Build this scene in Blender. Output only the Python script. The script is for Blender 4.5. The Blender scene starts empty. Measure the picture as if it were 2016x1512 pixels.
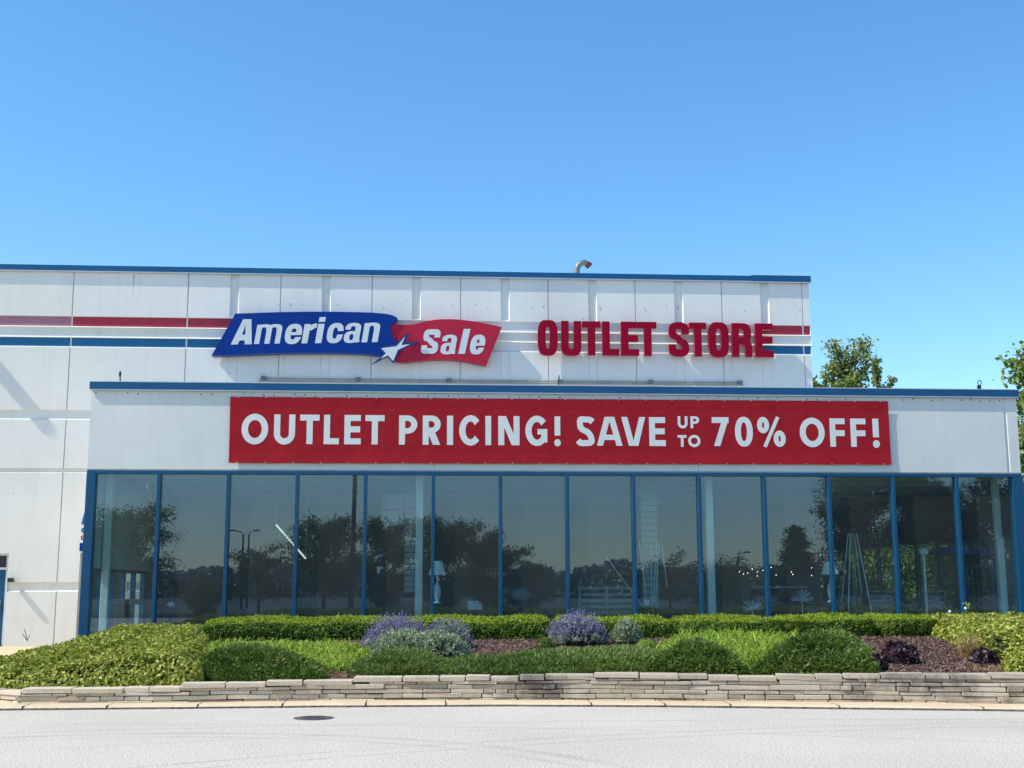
import bpy, bmesh, math, random
import numpy as np
from mathutils import Vector, Matrix
from mathutils.geometry import tessellate_polygon
C = bpy.context.scene
col = C.collection
R = math.radians
rnd = random.Random(7)
rng = np.random.default_rng(11)

# ------------------------------------------------------------------ camera
F, PITCH, YAW, ROLL = 2420.0, R(9.3), R(4.184), R(-0.156)
CAM = np.array([0.0, -27.865, 1.65])
def _basis():
    f = np.array([math.sin(YAW)*math.cos(PITCH), math.cos(YAW)*math.cos(PITCH), math.sin(PITCH)])
    r = np.array([math.cos(YAW), -math.sin(YAW), 0.0])
    u = np.cross(r, f)
    return r*math.cos(ROLL)+u*math.sin(ROLL), -r*math.sin(ROLL)+u*math.cos(ROLL), f
RV, UV, FV = _basis()
cd = bpy.data.cameras.new('camera'); cam = bpy.data.objects.new('camera', cd); col.objects.link(cam)
cam.matrix_world = Matrix(((RV[0], UV[0], -FV[0], CAM[0]), (RV[1], UV[1], -FV[1], CAM[1]), (RV[2], UV[2], -FV[2], CAM[2]), (0, 0, 0, 1)))
cd.sensor_width = 36; cd.lens = F/2016*36; cd.clip_start = 0.1; cd.clip_end = 4000
C.camera = cam

def ray(px, py): return RV*(px-1008)/F - UV*(py-756)/F + FV
def at(px, py, Y):
    d = ray(px, py); return CAM + d*((Y-CAM[1])/d[1])
def flat(px, py, z):
    d = ray(px, py); return CAM + d*((z-CAM[2])/d[2])
def mir(px, py, Ym):                      # where a thing seen mirrored in the glass really stands (glass plane Y = 0)
    p = at(px, py, Ym); return np.array([p[0], -p[1], p[2]])
def X(px, py, Y): return at(px, py, Y)[0]
def Z(px, py, Y): return at(px, py, Y)[2]

# ------------------------------------------------------------------ naming helpers
def link(name, me, parent=None):
    o = bpy.data.objects.new(name, me); col.objects.link(o)
    if parent: o.parent = parent
    return o
def tag(o, label=None, cat=None, group=None, kind=None):
    if label: o['label'] = label
    if cat: o['category'] = cat
    if group: o['group'] = group
    if kind: o['kind'] = kind
    return o
def thing(name, label, cat, loc=(0, 0, 0), group=None):
    o = bpy.data.objects.new(name, None); col.objects.link(o); o.location = loc; o.empty_display_size = .2
    bpy.context.view_layer.update()
    return tag(o, label, cat, group)

# ------------------------------------------------------------------ materials
class N:
    def __init__(s, name):
        s.m = bpy.data.materials.new(name); s.m.use_nodes = True
        s.t = s.m.node_tree; s.n = s.t.nodes; s.l = s.t.links
        s.b = s.n['Principled BSDF']; s.out = s.n['Material Output']
    def add(s, typ, **k):
        x = s.n.new(typ)
        for a, b in k.items():
            if a.startswith('i_'): x.inputs[a[2:].replace('_', ' ')].default_value = b
            else: setattr(x, a, b)
        return x
    def lk(s, a, b): s.l.new(a, b)
    def pos(s, scale=(1, 1, 1)):
        g = s.add('ShaderNodeNewGeometry'); mp = s.add('ShaderNodeMapping'); mp.inputs['Scale'].default_value = scale
        s.lk(g.outputs['Position'], mp.inputs['Vector']); return mp.outputs['Vector']
    def noise(s, vec, scale, detail=4, rough=.6):
        x = s.add('ShaderNodeTexNoise'); x.inputs['Scale'].default_value = scale; x.inputs['Detail'].default_value = detail; x.inputs['Roughness'].default_value = rough
        s.lk(vec, x.inputs['Vector']); return x.outputs['Fac']
    def ramp(s, fac, stops, interp='LINEAR'):
        x = s.add('ShaderNodeValToRGB'); x.color_ramp.interpolation = interp
        e = x.color_ramp.elements
        while len(e) < len(stops): e.new(.5)
        for a, (p, c) in zip(e, stops):
            a.position = p; a.color = (*c, 1) if len(c) == 3 else c
        s.lk(fac, x.inputs['Fac']); return x.outputs['Color']
    def mix(s, fac, a, b, mode='MIX'):
        x = s.add('ShaderNodeMix', data_type='RGBA', blend_type=mode)
        for v, i in ((fac, 0), (a, 6), (b, 7)):
            if hasattr(v, 'is_output'): s.lk(v, x.inputs[i])
            elif i == 0: x.inputs[0].default_value = v
            else: x.inputs[i].default_value = (*v, 1)
        return x.outputs[2]
    def math(s, op, a, b=None, c=None, clamp=False):
        x = s.add('ShaderNodeMath', operation=op); x.use_clamp = clamp
        for i, v in enumerate((a, b, c)):
            if v is None: continue
            if hasattr(v, 'is_output'): s.lk(v, x.inputs[i])
            else: x.inputs[i].default_value = v
        return x.outputs[0]
    def col(s, c):
        if hasattr(c, 'is_output'): s.lk(c, s.b.inputs['Base Color'])
        else: s.b.inputs['Base Color'].default_value = (*c, 1)
        return s
    def set(s, rough=.6, spec=.4, metal=0):
        s.b.inputs['Roughness'].default_value = rough; s.b.inputs['Specular IOR Level'].default_value = spec; s.b.inputs['Metallic'].default_value = metal; return s
    def bump(s, h, strength=.3, dist=.01):
        x = s.add('ShaderNodeBump'); x.inputs['Strength'].default_value = strength; x.inputs['Distance'].default_value = dist
        s.lk(h, x.inputs['Height']); s.lk(x.outputs[0], s.b.inputs['Normal']); return s

def paint(name, c, rough=.55, var=.12, spec=.4, metal=0, scale=3):
    k = N(name); v = k.pos(); n = k.noise(v, scale, 5)
    d = tuple(a*(1-var) for a in c); e = tuple(min(1, a*(1+var*.6)) for a in c)
    k.col(k.ramp(n, [(.3, d), (.7, e)])).set(rough, spec, metal); return k.m
def wall_paint(name, base, zdirt=None):
    k = N(name); p = k.pos(); big = k.noise(p, .55, 5, .6); streak = k.noise(k.pos((6, 6, .35)), 1.0, 4, .6); fine = k.noise(p, 60, 3)
    c = k.ramp(big, [(.3, tuple(a*.9 for a in base)), (.65, base)])
    c = k.mix(k.ramp(streak, [(.5, (0, 0, 0)), (.8, (.32, .32, .32))]), c, tuple(a*.72 for a in base))
    sp = k.add('ShaderNodeTexVoronoi'); sp.inputs['Scale'].default_value = 2.6; k.lk(p, sp.inputs['Vector'])
    spot = k.math('LESS_THAN', sp.outputs['Distance'], .06)
    gate = k.math('GREATER_THAN', k.noise(p, .8, 2), .53)
    c = k.mix(k.math('MULTIPLY', k.math('MULTIPLY', spot, gate), .55), c, (.2, .19, .18))
    k.col(c).set(.85, .12); k.bump(fine, .25, .004)
    return k
M = {}
k = wall_paint('white wall paint', (.79, .785, .735))
p = k.pos(); sx = k.add('ShaderNodeSeparateXYZ'); k.lk(p, sx.inputs[0]); old = k.b.inputs['Base Color'].links[0].from_socket
for px, y0, y1, s_ in ((264, 541, 580, .75), (1000, 700, 750, .25), (372, 560, 612, .2), (560, 700, 745, .25), (90, 660, 760, .15), (1440, 706, 750, .2)):
    x0, za, zb1 = X(px, y0, 6), Z(px, y0, 6), Z(px, y1, 6)
    mm = k.math('SUBTRACT', 1, k.math('DIVIDE', k.math('ABSOLUTE', k.math('SUBTRACT', sx.outputs[0], x0)), .035), clamp=True)
    mz = k.math('MULTIPLY', k.math('DIVIDE', k.math('SUBTRACT', sx.outputs[2], zb1), za-zb1, clamp=True), k.math('LESS_THAN', sx.outputs[2], za))
    old = k.mix(k.math('MULTIPLY', k.math('MULTIPLY', mm, mz), s_), old, (.33, .20, .09) if s_ > .5 else (.25, .22, .18))
fx = k.math('SUBTRACT', k.math('FRACT', k.math('MULTIPLY', sx.outputs[0], 3.1)), .5)
wob = k.math('MULTIPLY', k.math('SUBTRACT', k.noise(p, 4.0, 2), .5), .9); dz = k.math('SUBTRACT', k.math('ADD', sx.outputs[2], wob), Z(900, 602, 6))
dd = k.math('SQRT', k.math('ADD', k.math('POWER', k.math('MULTIPLY', fx, .32), 2), k.math('POWER', dz, 2)))
mk = k.math('MULTIPLY', k.math('MULTIPLY', k.math('LESS_THAN', dd, .03), k.math('GREATER_THAN', k.noise(p, 2.3, 2), .54)), k.math('GREATER_THAN', sx.outputs[0], X(400, 600, 6)))
k.col(k.mix(k.math('MULTIPLY', mk, .6), old, (.22, .2, .2))); M['wall'] = k.m
# fascia: a row of small fixing marks under the coping
k = wall_paint('white fascia paint', (.79, .785, .735))
p = k.pos(); sx = k.add('ShaderNodeSeparateXYZ'); k.lk(p, sx.inputs[0])
fx = k.math('SUBTRACT', k.math('FRACT', k.math('MULTIPLY', sx.outputs[0], 4.3)), .5)
wob = k.math('MULTIPLY', k.math('SUBTRACT', k.noise(p, 3.0, 1), .5), .12)
dz = k.math('SUBTRACT', k.math('ADD', sx.outputs[2], wob), 5.93)
dd = k.math('SQRT', k.math('ADD', k.math('POWER', k.math('MULTIPLY', fx, .233), 2), k.math('POWER', dz, 2)))
mk = k.math('MULTIPLY', k.math('LESS_THAN', dd, .021), k.math('GREATER_THAN', k.noise(p, 5.3, 2), .5))
old = k.b.inputs['Base Color'].links[0].from_socket
k.col(k.mix(k.math('MULTIPLY', mk, .75), old, (.13, .12, .11)))
M['fascia'] = k.m
M['joint'] = paint('joint sealant', (.42, .42, .42))
M['blue'] = paint('blue aluminium paint', (.003, .075, .17), .28, .1, .35)
M['coping'] = paint('blue coping metal', (.004, .085, .215), .35, .12, scale=1.2)
M['coplip'] = paint('pale coping lip', (.5, .56, .64), .5)
M['bluestripe'] = paint('blue stripe paint', (.006, .13, .29), .6, .15)
M['redstripe'] = paint('red stripe paint', (.42, .028, .055), .6, .15)
M['fadedstripe'] = paint('faded red stripe paint', (.40, .18, .24), .7, .15)
M['signblue'] = paint('sign blue', (.001, .035, .23), .6, .08, .12, scale=1)
M['signbluedark'] = paint('sign edge blue', (.004, .03, .20), .4)
M['signred'] = paint('sign red', (.46, .02, .05), .6, .08, .12, scale=1)
M['signredge'] = paint('sign red edge', (.36, .008, .035), .4)
M['signwhite'] = paint('sign white', (.62, .66, .66), .5, .05)
M['letterred'] = paint('channel letter red', (.28, .001, .021), .6, .06, .1)
M['letterside'] = paint('channel letter return', (.52, .08, .11), .4)
k = N('banner vinyl'); n = k.noise(k.pos((1, 1, .7)), 1.3, 4); k.col(k.ramp(n, [(.3, (.37, .012, .021)), (.7, (.43, .016, .026))])).set(.5, .35); k.bump(k.noise(k.pos((1, 1, 1)), 2.2, 3), .35, .05); k.set(.7, .12); M['banner'] = k.m
M['bannerwhite'] = paint('banner lettering white', (.80, .79, .74), .7, .04, .15)
M['galv'] = paint('galvanised steel', (.22, .225, .22), .5, .35, .5, .55, 7)
M['rust'] = paint('rust', (.12, .035, .025), .8, .4, scale=9)
M['black'] = paint('black plastic', (.012, .012, .014), .5)
M['darkmetal'] = paint('dark metal', (.03, .032, .035), .5)
M['aluframe'] = paint('mill aluminium', (.62, .63, .63), .4, .08, .5, .3)
M['conduit'] = paint('conduit grey', (.34, .34, .32), .55, .2, .4, .2)
M['column'] = paint('interior column white', (.80, .83, .80), .6, .05)
M['intwall'] = paint('interior wall grey', (.30, .33, .35), .8, .15, scale=.8)
M['intdark'] = paint('interior dark wall', (.05, .06, .065), .8)
M['intceil'] = paint('interior ceiling', (.22, .24, .25), .8, .15, scale=.8)
M['intfloor'] = paint('interior floor', (.14, .14, .14), .5, .2, scale=.8)
M['beam'] = paint('interior beam', (.6, .63, .63), .6)
M['roof'] = paint('roof membrane', (.5, .5, .5), .8)
M['shade'] = paint('lamp shade linen', (.88, .87, .80), .7, .05)
M['white'] = paint('white paint', (.75, .76, .75), .5, .06)
M['wicker'] = paint('dark wicker', (.02, .019, .02), .7, .3, scale=20)
M['cushion'] = paint('grey cushion', (.30, .32, .32), .8, .1)
M['slat'] = paint('grey slat wood', (.16, .17, .17), .6, .15)
M['slatpale'] = paint('pale slat panel', (.34, .37, .36), .7, .08)
M['darkwood'] = paint('dark wood', (.05, .04, .035), .55, .3)
M['umbrella'] = paint('blue umbrella fabric', (.02, .12, .35), .8)
M['paper'] = paint('white paper', (.72, .74, .78), .7, .03)
M['red'] = paint('red card', (.55, .03, .06), .6)
M['cast'] = paint('cast iron', (.13, .11, .10), .6, .4, scale=30)
M['pole'] = paint('weathered pole', (.05, .045, .045), .8, .3, scale=5)
k = N('bulb glow'); k.b.inputs['Emission Color'].default_value = (1, .78, .5, 1); k.b.inputs['Emission Strength'].default_value = 5; M['bulb'] = k.m
k = N('glowing reflection streak'); k.b.inputs['Emission Color'].default_value = (1, .93, .82, 1); k.b.inputs['Emission Strength'].default_value = .9; M['tube'] = k.m  # glow standing in for a streak reflected in the left windows
# window glass
k = N('window glass'); k.n.remove(k.b)
g = k.add('ShaderNodeNewGeometry'); dt = k.add('ShaderNodeVectorMath', operation='DOT_PRODUCT')
k.lk(g.outputs['Normal'], dt.inputs[0]); k.lk(g.outputs['Incoming'], dt.inputs[1])
ca = k.math('SUBTRACT', 1, k.math('ABSOLUTE', dt.outputs['Value']), clamp=True)
fac = k.math('ADD', k.math('MULTIPLY', k.math('POWER', ca, 5), .84), .155, clamp=True)
tr = k.add('ShaderNodeBsdfTransparent'); tr.inputs['Color'].default_value = (.68, .86, .84, 1)
gl = k.add('ShaderNodeBsdfGlossy'); gl.inputs['Color'].default_value = (.50, .66, .80, 1); gl.inputs['Roughness'].default_value = 0
bp = k.add('ShaderNodeBump'); bp.inputs['Strength'].default_value = 1; bp.inputs['Distance'].default_value = .00007; k.lk(k.noise(k.pos((1, 1, .55)), 1.5, 2, .5), bp.inputs['Height']); k.lk(bp.outputs[0], gl.inputs['Normal'])
ms = k.add('ShaderNodeMixShader'); k.lk(fac, ms.inputs[0]); k.lk(tr.outputs[0], ms.inputs[1]); k.lk(gl.outputs[0], ms.inputs[2])
df = k.add('ShaderNodeBsdfDiffuse'); df.inputs['Color'].default_value = (.70, .74, .72, 1); m2 = k.add('ShaderNodeMixShader')
veil = k.math('MULTIPLY_ADD', k.noise(k.pos((1, 1, .6)), 1.1, 5, .6), .035, .024); k.lk(veil, m2.inputs[0]); k.lk(ms.outputs[0], m2.inputs[1]); k.lk(df.outputs[0], m2.inputs[2]); k.lk(m2.outputs[0], k.out.inputs[0])  # uneven pale veil mixed over the glass, added to lighten its dark reflections
M['glass'] = k.m
# leaves
def leafmat(name, dark, mid, light, trans=.25, rough=.5, spec=.3):
    k = N(name); g = k.add('ShaderNodeNewGeometry')
    n = k.noise(k.pos(), 1.6, 3)
    f = k.math('ADD', k.math('MULTIPLY', g.outputs['Random Per Island'], .65), k.math('MULTIPLY', n, .35))
    c = k.ramp(f, [(.12, dark), (.5, mid), (.9, light)]); k.col(c).set(rough, spec)
    t = k.add('ShaderNodeBsdfTranslucent'); k.lk(c, t.inputs['Color'])
    ms = k.add('ShaderNodeMixShader'); ms.inputs[0].default_value = trans
    k.lk(k.b.outputs[0], ms.inputs[1]); k.lk(t.outputs[0], ms.inputs[2]); k.lk(ms.outputs[0], k.out.inputs[0]); return k.m
M['l_bush'] = leafmat('yellow green leaf', (0.134, 0.171, 0.017), (0.354, 0.390, 0.055), (0.610, 0.610, 0.134))
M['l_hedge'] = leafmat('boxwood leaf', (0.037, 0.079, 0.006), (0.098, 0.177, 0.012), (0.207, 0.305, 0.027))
M['l_hedgelt'] = leafmat('boxwood new growth in sunlit tone', (0.134, 0.207, 0.012), (0.281, 0.378, 0.024), (0.439, 0.512, 0.055))  # new growth, with the brightness of sunlit tops put into its colour
M['l_jun'] = leafmat('juniper needle', (0.033, 0.071, 0.008), (0.087, 0.158, 0.018), (0.182, 0.265, 0.037), .15)
M['l_junlt'] = leafmat('juniper tip', (0.088, 0.137, 0.024), (0.195, 0.263, 0.058), (0.332, 0.390, 0.117), .15)
M['l_lily'] = leafmat('strappy leaf', (0.122, 0.207, 0.018), (0.268, 0.403, 0.037), (0.488, 0.610, 0.098), .3, .45)
M['l_cat'] = leafmat('grey green leaf', (0.183, 0.232, 0.122), (0.342, 0.403, 0.232), (0.537, 0.598, 0.403), .2, .7)
M['l_purple'] = leafmat('lavender flower', (.17, .13, .30), (.27, .22, .45), (.40, .35, .60), .25, .7)
M['l_plum'] = leafmat('plum leaf', (.012, .006, .010), (.035, .015, .022), (.08, .035, .045), .1, .4)
M['l_dry'] = leafmat('dry straw', (.22, .13, .05), (.40, .26, .11), (.58, .42, .22), .2, .7)
M['l_tree'] = leafmat('tree leaf', (0.085, 0.134, 0.022), (0.195, 0.268, 0.049), (0.366, 0.439, 0.110), .3)
M['l_treelt'] = leafmat('sparse tree leaf', (0.134, 0.171, 0.037), (0.268, 0.317, 0.085), (0.439, 0.488, 0.171), .3)
M['l_conif'] = leafmat('conifer leaf', (.04, .075, .03), (.08, .13, .045), (.15, .20, .07), .15)
M['l_far'] = leafmat('roadside tree leaf', (.10, .12, .035), (.18, .21, .06), (.30, .32, .10), .2)
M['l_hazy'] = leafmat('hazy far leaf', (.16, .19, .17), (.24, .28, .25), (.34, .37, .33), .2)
M['lot'] = paint('parking lot asphalt', (.15, .17, .145), .9, .2, .2, scale=.3)
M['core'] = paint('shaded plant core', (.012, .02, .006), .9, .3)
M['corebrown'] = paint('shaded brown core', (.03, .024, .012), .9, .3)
M['bark'] = paint('bark', (.09, .07, .055), .9, .3, .2, 0, 8)
M['mulchchip'] = leafmat('mulch chip', (.07, .040, .030), (.18, .105, .075), (.40, .27, .20), 0, .8)
# grounds
k = N('aged asphalt'); p = k.pos(); a = k.noise(p, .35, 6, .6); b = k.noise(p, 36, 3, .8); c2 = k.noise(p, 75, 2, .7)
cc = k.ramp(a, [(.3, (.53, .468, .386)), (.7, (.615, .546, .455))])
cc = k.mix(.9, cc, k.ramp(b, [(.34, (.60, .60, .60)), (.5, (1, 1, 1)), (.66, (1.36, 1.35, 1.33))]), 'MULTIPLY')
cc = k.mix(.8, cc, k.ramp(c2, [(.34, (.42, .42, .42)), (.5, (1, 1, 1)), (.66, (1.5, 1.5, 1.5))]), 'MULTIPLY')
sp = k.add('ShaderNodeSeparateXYZ'); k.lk(p, sp.inputs[0])
for (cx_, cy_, r_, w_, s_) in ((-3, -18.6, 5.4, .13, .13), (-3, -18.6, 5.05, .10, .10), (8, -34.0, 21.0, .05, .2), (8, -34.0, 20.6, .06, .14), (2, -50.0, 37.6, .06, .18), (-6, -40, 27.9, .05, .16), (3, -30.5, 17.4, .05, .12)):
    dx = k.math('SUBTRACT', sp.outputs[0], cx_); dy = k.math('SUBTRACT', sp.outputs[1], cy_)
    rr = k.math('SQRT', k.math('ADD', k.math('MULTIPLY', dx, dx), k.math('MULTIPLY', dy, dy)))
    m = k.math('SUBTRACT', 1, k.math('DIVIDE', k.math('ABSOLUTE', k.math('SUBTRACT', rr, r_)), w_), clamp=True)
    m = k.math('MULTIPLY', k.math('MULTIPLY', m, s_*2.2), k.math('SUBTRACT', k.math('MULTIPLY', k.noise(p, .8+.1*abs(cx_), 4), 2.4), .62, clamp=True))
    cc = k.mix(m, cc, (.10, .09, .09))
k.col(cc).set(.9, .2); M['asphalt'] = k.m
k = N('kerb concrete'); p = k.pos(); a = k.noise(p, .9, 5); b = k.noise(p, 60, 3)
k.col(k.mix(.5, k.ramp(a, [(.3, (.66, .515, .33)), (.7, (.80, .64, .42))]), k.ramp(b, [(.3, (.6, .6, .6)), (.7, (1, 1, 1))]), 'MULTIPLY')).set(.9, .2); k.bump(b, .3, .004); M['concrete'] = k.m
k = N('kerb edge'); p = k.pos(); k.col(k.ramp(k.noise(p, 12, 5, .7), [(.35, (.06, .055, .05)), (.62, (.2, .18, .15))])).set(.95, .1); M['kerbedge'] = k.m
k = N('mulch'); p = k.pos(); b = k.noise(p, 28, 5, .75); k.col(k.ramp(b, [(.3, (.05, .03, .028)), (.5, (.13, .08, .07)), (.75, (.24, .16, .14))])).set(.95, .1); k.bump(b, .9, .03); M['mulch'] = k.m
k = N('grass ground'); p = k.pos(); k.col(k.ramp(k.noise(p, .25, 6), [(.3, (.05, .075, .02)), (.7, (.10, .12, .04))])).set(.95, .1); M['grass'] = k.m
# limestone
k = N('limestone'); p = k.pos(); g = k.add('ShaderNodeNewGeometry')
a = k.noise(k.pos((3, 3, 14)), 1.6, 5, .65); b = k.noise(p, 40, 4, .7)
cc = k.ramp(k.math('ADD', k.math('MULTIPLY', g.outputs['Random Per Island'], .75), k.math('MULTIPLY', a, .3)), [(.12, (.46, .375, .26)), (.5, (.66, .55, .41)), (.88, (.79, .68, .525))])
cc = k.mix(.6, cc, k.ramp(b, [(.3, (.6, .6, .6)), (.65, (1.05, 1.05, 1.05))]), 'MULTIPLY')
st = k.noise(k.pos((1, 1, .9)), .9, 6, .7); sx = k.add('ShaderNodeSeparateXYZ'); k.lk(p, sx.inputs[0])
right = k.math('MULTIPLY', k.math('ADD', sx.outputs[0], 2.0), .25, clamp=True)
cc = k.mix(k.math('MULTIPLY', right, k.ramp(st, [(.47, (0, 0, 0)), (.62, (.82, .82, .82))])), cc, (.06, .056, .05))
cc = k.mix(k.math('MULTIPLY', right, .30), cc, (.20, .175, .14))
k.col(cc).set(.9, .2); k.bump(b, .6, .012); M['stone'] = k.m

# ------------------------------------------------------------------ mesh helpers
class MB:
    def __init__(s): s.v = []; s.f = []; s.mi = []
    def quad(s, a, b, c, d, m=0): s.poly((a, b, c, d), m)
    def poly(s, pts, m=0):
        i = len(s.v); s.v += [tuple(map(float, q)) for q in pts]; s.f.append(tuple(range(i, i+len(pts)))); s.mi.append(m)
    def box(s, x0, x1, y0, y1, z0, z1, m=0):
        i = len(s.v)
        s.v += [(float(x), float(y), float(z)) for z in (z0, z1) for y in (y0, y1) for x in (x0, x1)]
        for q in ((0, 2, 3, 1), (4, 5, 7, 6), (0, 1, 5, 4), (2, 6, 7, 3), (0, 4, 6, 2), (1, 3, 7, 5)):
            s.f.append(tuple(i+j for j in q)); s.mi.append(m)
    def bevbox(s, x0, x1, y0, y1, z0, z1, b=.01, m=0, jit=0, yaw=0, r=rnd):
        bm = bmesh.new(); bmesh.ops.create_cube(bm, size=1)
        cx, cy, cz = (x0+x1)/2, (y0+y1)/2, (z0+z1)/2
        for w in bm.verts:
            w.co = Vector((w.co.x*(x1-x0)+r.uniform(-jit, jit), w.co.y*(y1-y0)+r.uniform(-jit, jit), w.co.z*(z1-z0)+r.uniform(-jit, jit)*.5))
        bmesh.ops.bevel(bm, geom=list(bm.edges), offset=b, segments=1, affect='EDGES')
        ca, sa = math.cos(yaw), math.sin(yaw)
        i = len(s.v); bm.verts.index_update()
        for w in bm.verts: s.v.append((cx+w.co.x*ca-w.co.y*sa, cy+w.co.x*sa+w.co.y*ca, cz+w.co.z))
        for q in bm.faces: s.f.append(tuple(i+w.index for w in q.verts)); s.mi.append(m)
        bm.free()
    def tube(s, pts, rad, n=8, m=0, caps=True):
        pts = [np.array(q, float) for q in pts]
        rad = rad if hasattr(rad, '__len__') else [rad]*len(pts)
        i0 = len(s.v); prev = None
        for j, q in enumerate(pts):
            d = pts[min(j+1, len(pts)-1)]-pts[max(j-1, 0)]; d = d/(np.linalg.norm(d)+1e-9)
            if prev is None:
                u = np.cross(d, (0, 0, 1)) if abs(d[2]) < .9 else np.cross(d, (1, 0, 0))
            else: u = prev-d*np.dot(prev, d)
            u = u/(np.linalg.norm(u)+1e-9); prev = u; w = np.cross(d, u)
            for t in range(n):
                a = 2*math.pi*t/n; s.v.append(tuple(q+(u*math.cos(a)+w*math.sin(a))*rad[j]))
        for j in range(len(pts)-1):
            for t in range(n):
                a = i0+j*n+t; b = i0+j*n+(t+1) % n
                s.f.append((a, b, b+n, a+n)); s.mi.append(m)
        if caps:
            s.f.append(tuple(i0+t for t in range(n))[::-1]); s.mi.append(m)
            k_ = i0+(len(pts)-1)*n; s.f.append(tuple(k_+t for t in range(n))); s.mi.append(m)
    def lathe(s, c, prof, n=20, m=0):           # prof: (radius, z) from bottom to top
        s.tube([(c[0], c[1], c[2]+z) for r, z in prof], [r for r, z in prof], n, m)
    def sphere(s, c, r, n=8, m=0, sz=1):
        k_ = 6
        s.lathe(c, [(max(.02*r, r*math.sin(math.pi*j/k_)), -r*sz*math.cos(math.pi*j/k_)) for j in range(k_+1)], n, m)
    def build(s, name, mats, parent=None, smooth=False, recalc=True):
        me = bpy.data.meshes.new(name); me.from_pydata(s.v, [], s.f)
        mats = mats if isinstance(mats, (list, tuple)) else [mats]
        for q in mats: me.materials.append(q)
        me.polygons.foreach_set('material_index', s.mi)
        if recalc:
            bm = bmesh.new(); bm.from_mesh(me); bmesh.ops.recalc_face_normals(bm, faces=bm.faces); bm.to_mesh(me); bm.free()
        if smooth: me.polygons.foreach_set('use_smooth', [True]*len(me.polygons))
        me.update()
        o = link(name, me, parent)
        if parent is not None and parent.location.length > 0: o.matrix_parent_inverse = Matrix.Translation(-parent.location)
        return o

def nz(x, y, s=0):
    return (np.sin(x*1.7+s*1.3+1.1*np.sin(y*1.3+s))+np.sin(y*2.1-s*.7+1.3*np.sin(x*.9+2*s))+.6*np.sin(x*4.3+y*3.7+s)+.4*np.sin(x*8.1-y*7.3+2.1*s))/3.0
def unit(a): return a/(np.linalg.norm(a, axis=-1, keepdims=True)+1e-9)

class LM:                                        # collects big batches of leaf quads, blades and a core, one mesh each
    def __init__(s): s.v = []; s.f = []; s.m = []; s.n = 0
    def quads(s, q, m):                         # q: (N,4,3)
        q = np.asarray(q, float); k_ = len(q)
        s.v.append(q.reshape(-1, 3)); s.f.append(np.arange(k_*4).reshape(-1, 4)+s.n); s.m.append(np.full(k_, m)); s.n += k_*4
    def mb(s, mb, m):                           # quads and other polys of an MB
        for fc in mb.f:
            pass
        vs = np.array(mb.v); s.extra = getattr(s, 'extra', []); s.extra.append((s.n, [f for f in mb.f], m)); s.v.append(vs); s.n += len(vs)
    def leaves(s, P, nrm, ln, wd, m, spread=.8, up=0.0, r=rng):
        k_ = len(P); nn = unit(nrm+spread*r.normal(size=(k_, 3))+np.array([0, 0, up]))
        t = unit(np.cross(nn, r.normal(size=(k_, 3)))); b = np.cross(nn, t)
        L = (ln*r.uniform(.65, 1.3, (k_, 1))); W = (wd*r.uniform(.65, 1.3, (k_, 1)))
        s.quads(np.stack([P-t*L*.5, P+b*W*.5+nn*L*.08, P+t*L*.5, P-b*W*.5+nn*L*.08], 1), m)
    def needles(s, P, d, ln, wd, m, spread=.5, r=rng):
        k_ = len(P); dd = unit(d+spread*r.normal(size=(k_, 3)))
        b = unit(np.cross(dd, r.normal(size=(k_, 3)))); L = ln*r.uniform(.6, 1.3, (k_, 1)); W = wd*r.uniform(.7, 1.3, (k_, 1))
        s.quads(np.stack([P-b*W*.5, P+b*W*.5, P+dd*L+b*W*.12, P+dd*L-b*W*.12], 1), m)
    def blades(s, base, d, ln, wd, m, droop=.6, seg=4, r=rng):
        k_ = len(base); d = unit(d); side = unit(np.cross(d, np.array([0, 0, 1.0])+.2*r.normal(size=(k_, 3))))
        p = base.copy(); L = ln*r.uniform(.6, 1.2, (k_, 1)); W = wd*r.uniform(.7, 1.2, (k_, 1)); cur = d.copy(); out = []
        prevL, prevR = p-side*W*.5, p+side*W*.5
        dr = droop*r.uniform(.5, 1.4, (k_, 1))
        vs = [prevL, prevR]
        for j in range(seg):
            cur = unit(cur+np.array([0, 0, -1.0])*dr*(j+.3)/seg*1.4); p = p+cur*L/seg; w = W*(1-(j+1)/seg*.85)*.5
            vs += [p-side*w, p+side*w]
        A = np.stack(vs, 1).reshape(-1, 3); nb = 2*(seg+1)
        idx = np.arange(k_)[:, None]*nb+s.n
        for j in range(seg): s.f.append(np.concatenate([idx+2*j, idx+2*j+1, idx+2*j+3, idx+2*j+2], 1)); s.m.append(np.full(k_, m))
        s.v.append(A); s.n += len(A)
    def build(s, name, mats, parent=None):
        V = np.concatenate(s.v); Fq = np.concatenate(s.f) if s.f else np.zeros((0, 4), int); mi = list(np.concatenate(s.m)) if s.m else []
        ls = [4]*len(Fq); vi = list(Fq.ravel())
        for off, fs, m in getattr(s, 'extra', []):
            for f in fs: ls.append(len(f)); vi += [off+i for i in f]; mi.append(m)
        me = bpy.data.meshes.new(name); me.vertices.add(len(V)); me.vertices.foreach_set('co', V.ravel())
        me.loops.add(len(vi)); me.loops.foreach_set('vertex_index', np.array(vi, dtype=np.int32))
        me.polygons.add(len(ls)); st = np.concatenate([[0], np.cumsum(ls)[:-1]]).astype(np.int32)
        me.polygons.foreach_set('loop_start', st)
        for q in mats: me.materials.append(q)
        me.polygons.foreach_set('material_index', np.array(mi, dtype=np.int32))
        me.update(calc_edges=True); me.validate()
        o = link(name, me, parent)
        if parent is not None and parent.location.length > 0: o.matrix_parent_inverse = Matrix.Translation(-parent.location)
        return o

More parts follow.
